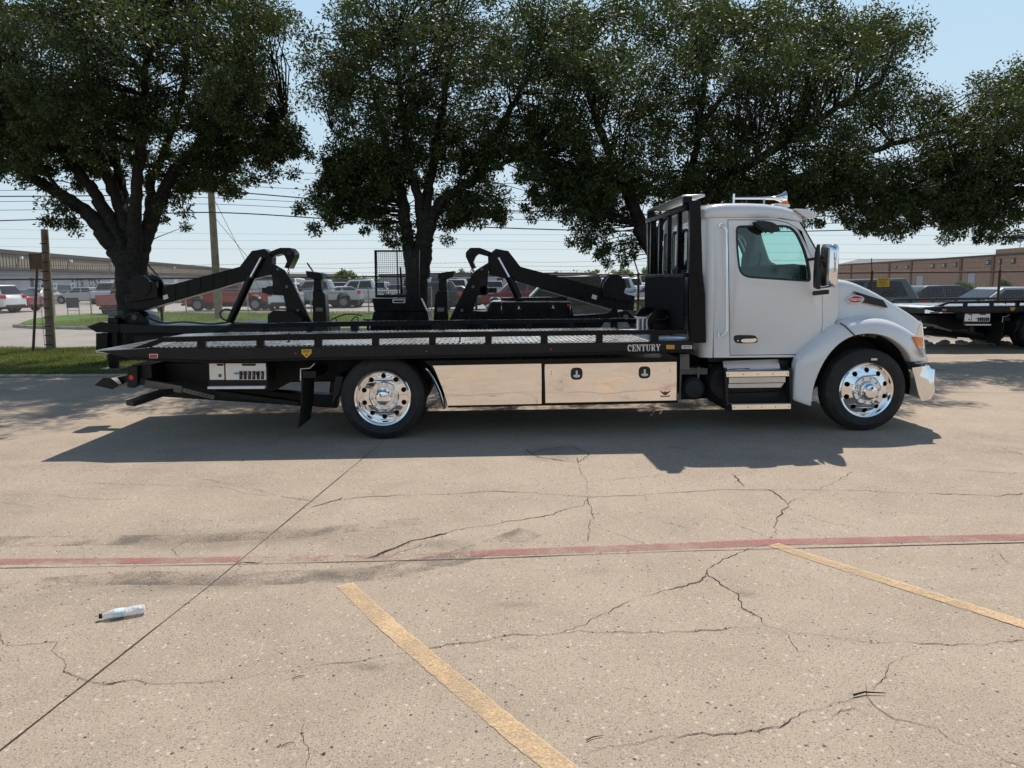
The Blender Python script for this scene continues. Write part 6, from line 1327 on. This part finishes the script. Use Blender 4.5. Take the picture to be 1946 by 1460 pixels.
def make_car(kind, col, label, px, py, head, group='cars in the far lot', D=None, detail=True, name=None, grp=True):
    p = G(px, py) if D is None else Vector((*W(px, 540, D)[:2], 0))
    rt = empty(name or {'sedan': 'parked_car', 'suv': 'parked_suv', 'pickup': 'pickup_truck', 'van': 'parked_van'}[kind], (p.x, p.y, 0), R(head)); tag(rt, label, {'sedan': 'car', 'suv': 'suv', 'pickup': 'pickup', 'van': 'van'}[kind], group if grp else None)
    key = (kind, col)
    if key in protos:
        for ch in protos[key].children: copy_tree(ch, rt)
        return rt
    protos[key] = rt
    o, (L, Wd, H, r, fa, ra, prof) = car_meshes(kind); w = Wd / 2
    o['body'].build('body', CP[col], rt, bevel=.07, seg=3); o['cabin'].build('cabin', CP[col], rt, bevel=.06, seg=3)
    for q in o['glass']: MB().add(q, [(0, 1, 2, 3)]).build('side_window', M['carglass'], rt, solid=.004)
    MB().add(o['ends'][0], [(0, 1, 2, 3)]).build('windscreen', M['carglass'], rt, solid=.004); MB().add(o['ends'][1], [(0, 1, 2, 3)]).build('rear_window', M['carglass'], rt, solid=.004)
    wb = None
    for ax in (fa, ra):
        for s in (-1, 1):
            if wb is None:
                wb = MB().lathe([(r * .6, -.11), (r * .97, -.115), (r, -.08), (r, .08), (r * .97, .115), (r * .6, .11)], (0, 0, 0), 24).build('wheel', M['rubber'], rt, smooth=35); wb.location = (ax, s * (w - .1), r)
                rm = MB().lathe([(.001, -.09), (r * .15, -.10), (r * .5, -.08), (r * .62, -.105)], (0, 0, 0), 18).lathe([(.001, .09), (r * .15, .10), (r * .5, .08), (r * .62, .105)], (0, 0, 0), 18).build('rim', M['carrim'], wb, smooth=35)
            else:
                c_ = share(wb, 'wheel', rt, (ax, s * (w - .1), r)); share(rm, 'rim', c_)
    xf_, xr_ = prof[1][0], prof[-2][0]; zl = {'sedan': .72, 'suv': .9, 'pickup': .95, 'van': 1.0}[kind]
    for s in (-1, 1):
        MB().box(xf_ - .16, xf_ + .012, s * (w - .42) if s > 0 else -w + .1, s * (w - .1) if s > 0 else -w + .42, zl - .12, zl - .0).build('headlight', M['clear'], rt, bevel=.02)
        MB().box(xr_ - .015, xr_ + .2, (w - .28) if s > 0 else -w - .008, (w + .008) if s > 0 else -w + .28, zl - .02, zl + .2).build('tail_light', M['red'], rt, bevel=.02)
    MB().box(xf_ - .05, xf_ + .03, -w + .15, w - .15, .33, .48).build('bumper', M['plastic'], rt, bevel=.03); MB().box(xr_ - .04, xr_ + .05, -w + .15, w - .15, .36, .52).build('bumper', M['plastic'], rt, bevel=.03)
    if kind == 'pickup': MB().box(-2.78, -1.12, -w + .12, w - .12, 1.1, 1.152).build('cargo_bed', M['under'], rt)
    MB().box(ra - .7, fa + .7, -w + .15, w - .15, .25, .5).build('underbody', M['under'], rt)
    return rt
make_car('suv', 'white', 'white suv with its tail towards the red sedan', -34, 595, 172, grp=False)
make_car('sedan', 'darkred', 'dark red sedan tucked in behind the white suv', 14, 592, 170, grp=False)
make_car('pickup', 'red', 'red pickup truck parked beyond the utility pole', 443, 590, 180, grp=False)
make_car('pickup', 'red', 'red pickup truck half hidden behind the stout oak trunk', 256, 597, 98, grp=False)
make_car('sedan', 'silver', 'silver sedan under the wall lettering of the warehouse', 158, 577, 180, grp=False)
make_car('suv', 'dark', 'dark suv parked beside the silver sedan by the warehouse', 116, 575, 90, grp=False)
make_car('sedan', 'white', 'white car glimpsed between the wooden post and the dark suv', 84, 577, 90, grp=False)
make_car('pickup', 'silver', 'silver pickup facing out behind the orange cone', 214, 577, -80, grp=False)
make_car('pickup', 'silver', 'silver pickup seen beyond the upright wheel lift', 608, 585, 184, grp=False)
make_car('sedan', 'white', 'white sedan between the silver and the white pickups', 640, 583, 200, grp=False)
make_car('pickup', 'white', 'white pickup behind the mesh rack', 690, 582, 186, grp=False)
make_car('suv', 'dark', 'dark blue grey suv behind the twin stemmed oak', 800, 592, 183, grp=False)
make_car('suv', 'white', 'white suv with open sky above by the raised boom head', 548, 588, 100, grp=False)
make_car('sedan', 'grey', 'grey sedan behind the dark suv by the oak', 850, 588, 178, grp=False)
make_car('suv', 'darkred', 'maroon suv seen under the right hand boom', 985, 588, 182, grp=False)
make_car('pickup', 'black', 'black pickup behind the fence under the boom foot', 1092, 0, 180, D=25.5, grp=False)
make_car('pickup', 'white', 'white pickup beyond the bed of the black pickup', 1170, 585, 184, grp=False)
make_car('sedan', 'silver', 'silver sedan beside the black headboard post', 1232, 586, 181, grp=False)
make_car('suv', 'green', 'grey green suv behind the white hood and yellow notice', 1590, 0, 180, D=24.5, grp=False)
make_car('sedan', 'silver', 'silver sedan roof showing above the second flatbed', 1902, 0, 180, D=24.0, grp=False)
make_car('sedan', 'black', 'black sedan bonnet beside the grey green suv', 1760, 0, 180, D=30, grp=False)
far = [('van', 'white'), ('suv', 'white'), ('sedan', 'silver'), ('van', 'white'), ('suv', 'grey'), ('pickup', 'white'), ('sedan', 'dark'), ('suv', 'silver')]
i = 0
for x, y in [(560, 571), (590, 570), (622, 570), (655, 570), (690, 570), (725, 570), (756, 570), (790, 569), (838, 570), (870, 570), (905, 570), (940, 569), (980, 569), (1020, 569), (1110, 567), (1140, 566), (1170, 566), (1200, 566), (1232, 565), (345, 574), (380, 574), (410, 574)]:
    k, c_ = far[(i * 5) % 8]; i += 1
    make_car(k, c_, {'white': 'white', 'silver': 'silver', 'grey': 'grey', 'dark': 'dark'}[c_] + {'van': ' van', 'suv': ' suv', 'sedan': ' sedan', 'pickup': ' pickup'}[k] + ' in the distant row of parked cars', x, y, [90, 92, 88, 270][i % 4], group='distant row of parked vehicles')
# small things in the street
c = G(197, 581); cn = empty('traffic_cone', (c.x, c.y, 0)); tag(cn, 'orange traffic cone in front of the silver pickup', 'traffic cone'); M['orange'] = pm('cone_orange', (.75, .12, .03), .6)
MB().lathe([(.17, .03), (.12, .25), (.035, .72), (.001, .73)], (0, 0, 0), 18, 'z').build('cone', M['orange'], cn, smooth=40); MB().box(-.22, .22, -.22, .22, 0, .029).build('base', M['plastic'], cn); MB().lathe([(.105, .36), (.075, .52)], (0, 0, 0), 18, 'z').build('band', M['whitew'], cn)
c = G(140, 604); c.z = .088; bs = empty('street_sign', (c.x, c.y, .088)); tag(bs, 'grey board on two thin legs on the far lawn', 'sign')
MB().box(-.32, .32, -.015, .015, .42, .95).build('board', M['roofd'], bs); MB().box(-.32, -.28, .016, .04, 0, .95).build('leg', M['galv'], bs); MB().box(.28, .32, .016, .04, 0, .95).build('leg', M['galv'], bs); MB().box(-.28, .28, .018, .036, .28, .31).build('brace', M['galv'], bs)
for px, py in ((77, 578), (108, 577), (142, 577)):
    c = G(px, py); ps = empty('parking_sign', (c.x, c.y, 0)); tag(ps, 'small white parking sign in front of the warehouse wall', 'sign', 'parking signs by the warehouse')
    MB().lathe([(.03, 0), (.03, 1.9)], (0, 0, 0), 6, 'z', close=True).build('post', M['galv'], ps); MB().box(-.18, .18, -.05, -.031, 1.25, 1.85).build('plate', M['whitew'], ps); MB().box(-.09, .09, -.06, -.051, 1.45, 1.7).build('symbol', M['blue'], ps)
# thin fence beyond the lawn
ffc = empty('far_fence', (0, 41.5, 0)); tag(ffc, 'thin pipe fence beyond the lawn', 'fence'); xs_ = [W(p, 560, 41.5).x for p in (101, 171, 262, 352, 470, 590, 700, 820)]
fp0 = None
for x_ in xs_:
    if fp0 is None: fp0 = MB().lathe([(.035, 0), (.035, 1.45), (.001, 1.46)], (0, 0, 0), 8, 'z').build('fence_post', M['galv'], ffc); fp0.location = (x_, 0, 0)
    else: share(fp0, 'fence_post', ffc, (x_, 0, 0))
MB().tube([(xs_[0], 0, 1.4), (xs_[-1], 0, 1.4)], .022, 6).build('top_rail', M['galv'], ffc); MB().tube([(xs_[0], 0, .15), (xs_[-1], 0, .15)], .01, 6).build('bottom_wire', M['galv'], ffc)
# pale rocks at the edge of the lot, right
rocks = []
for k in range(4):
    rr = random.Random(k); bm = bmesh.new(); bmesh.ops.create_icosphere(bm, subdivisions=2, radius=.1)
    for v in bm.verts: v.co = Vector((v.co.x * rr.uniform(.8, 1.3), v.co.y * 1.0, v.co.z * .7)) * rr.uniform(.85, 1.12)
    me = bpy.data.meshes.new('rock'); bm.to_mesh(me); bm.free(); me.materials.append(M['rock']); rocks.append(me)
rr = random.Random(5)
for k in range(46):
    o = bpy.data.objects.new('rock', rocks[k % 4]); COL.objects.link(o); s = rr.uniform(.6, 1.35); o.scale = (s, s, s); o.location = (VERGE_X + .9 + k * .165 + rr.uniform(-.05, .05), 20.0 + rr.uniform(-.12, .12), .045 * s); o.rotation_euler = (0, 0, rr.uniform(0, 6)); tag(o, 'pale rock in the row behind the second flatbed', 'rock', 'row of pale rocks along the lot edge')
# ------------------------------------------------------------------ far trees and bushes
def far_tree(label, px, D, top, rx, ry, n, seed, name='far_tree', base=0.0):
    gen = np.random.default_rng(seed); c = W(px, top, D); k = D / FPX; b = Vector((c.x, D, 0)); t = empty(name, b); tag(t, label, 'tree' if name == 'far_tree' else 'bush')
    rz = ry * k; cz = c.z - rz; q = gen.normal(size=(n, 3)); q /= np.linalg.norm(q, axis=1)[:, None]; q *= (gen.random(n) ** .45)[:, None]
    P = q * np.array([rx * k, rx * k * .8, rz]) + np.array([0, 0, max(cz, rz * .9)]); P[:, 2] = np.maximum(P[:, 2], .15)
    if name == 'far_tree': MB().tube([(0, 0, 0), (.05, 0, max(.5, cz * .6)), (0, 0, max(.8, cz))], [.2, .15, .08], 8).build('trunk', M['bark'], t, smooth=60)
    cr = leaf_mesh('crown', P, 60, .10 * rx * k + .15, .0030 * D, .0016 * D, M['leaf_far'], t, gen=gen); cr['kind'] = 'stuff'
for i, a in enumerate([('round green tree beyond the silver pickup', 652, 120, 514, 26, 22, 70), ('small airy tree over the grey office block', 876, 135, 514, 24, 16, 50), ('dark leafy tree left of the paired far trees', 1140, 120, 514, 24, 18, 60), ('pale green tree behind the white pickup', 1182, 110, 512, 30, 22, 70), ('slim tree beside the headboard in the distance', 1238, 115, 507, 20, 26, 60), ('small tree by the boom foot far off', 1075, 150, 517, 14, 14, 30), ('low dark tree past the mesh rack', 745, 170, 535, 40, 12, 50)]): far_tree(*a[:7], 40 + i)
for i, a in enumerate([('dark bush growing before the brick warehouse', 1832, 62, 538, 19, 18, 50), ('small bush under the brick warehouse windows', 1783, 66, 546, 9, 12, 26), ('wispy bush at the corner of the brick warehouse', 1912, 60, 537, 16, 18, 36), ('low weeds in front of the white warehouse door', 1752, 64, 556, 18, 7, 26)]): far_tree(*a[:7], 60 + i, name='bush')
gen = np.random.default_rng(77); n = 900; X = gen.uniform(-420, 420, n); P = np.stack([X, gen.uniform(400, 430, n), gen.uniform(.5, 5.5, n) * (0.6 + .4 * np.sin(X * .05) * np.sin(X * .013 + 1))], 1)
wd_ = leaf_mesh('distant_wood', P, 14, 3.0, 1.6, .9, M['leaf_far'], None, gen=gen); tag(wd_, 'low distant line of trees along the horizon', 'trees', kind='stuff')

# ------------------------------------------------------------------ crushed plastic bottle on the concrete
ca = G(193, 1172, .02); cb_ = G(276, 1155, .03); dv = cb_ - ca; L = dv.length; an = math.atan2(dv.y, dv.x)
bt = empty('water_bottle', ((ca.x + cb_.x) / 2, (ca.y + cb_.y) / 2, 0), an); tag(bt, 'crushed clear plastic water bottle with pale label on the concrete', 'bottle')
M['pet'] = pm('clear_plastic', (.86, .88, .90), .12, var=.06, vscale=60, bmp=.8, bscale=70); M['pet'].node_tree.nodes['Principled BSDF'].inputs['Alpha'].default_value = .62; M['label'] = pm('bottle_label', (.62, .74, .74), .4, var=.2, vscale=40)
def crumple(m, s, amp):
    rr = random.Random(s)
    def fn(x, y, z):
        f = 1 - .35 * max(0, x / L + .1); k = math.sin(x * 150 + y * 90) * amp + math.sin(z * 170 + x * 60) * amp + rr.uniform(-1, 1) * amp * .7
        return (x, y * (1 + k * 14), max(.0015, .004 + (z - .004) * (.72 + .0 * f) + k * .5))
    return m.map(fn)
prof = [(.011, -.5), (.012, -.44), (.015, -.42), (.025, -.33), (.031, -.26), (.032, -.18)] + [(.032 - .0025 * (i % 2), -.15 + .05 * i) for i in range(12)] + [(.030, .47), (.020, .495), (.001, .48)]
crumple(MB().lathe([(r_, h_ * L) for r_, h_ in prof], (0, 0, .033), 22, 'x'), 1, .0022).build('bottle_body', M['pet'], bt, smooth=40)
crumple(MB().lathe([(.0328, -.20 * L), (.0335, -.1 * L), (.0330, .02 * L)], (0, 0, .033), 22, 'x'), 2, .0012).build('bottle_label', M['label'], bt, smooth=40)
MB().lathe([(.001, -.56 * L), (.013, -.56 * L), (.014, -.48 * L), (.001, -.48 * L)], (0, 0, .024), 14, 'x').build('cap', M['plastic'], bt, smooth=30)
# ------------------------------------------------------------------ unseen grey building and three oaks, added for chrome and paint to reflect
M['workshop'] = bmat('workshop_panel', (.40, .385, .36))
bh_ = empty('workshop', (6, -32, 0)); tag(bh_, 'grey workshop with dark roller doors across the lot', 'building')
MB().box(-22, 22, -14, 0, 0, 5.6).build('wall', M['workshop'], bh_); MB().box(-22.2, 22.2, -14.2, .2, 5.601, 6.0).build('roof_trim', M['trim'], bh_)
for q in range(6): MB().box(-19 + q * 6.6, -15 + q * 6.6, .001, .06, .02, 4.0).build('roller_door', M['roofd'], bh_)
src = [o for o in COL.objects if o.name.startswith('oak_tree')][:2]
for i, (x, y, rz_) in enumerate(((-20, -21, 2.0), (-12, -27, 4.0), (24, -24, 1.0))):  # oak copies out of view, added so the bright metal mirrors trees
    c_ = copy_tree(src[i % 2]); c_.location = (x, y, 0); c_.rotation_euler = (0, 0, rz_); c_['label'] = ['oak beside the grey workshop across the lot', 'oak in front of the grey workshop doors', 'oak at the far end of the grey workshop'][i]
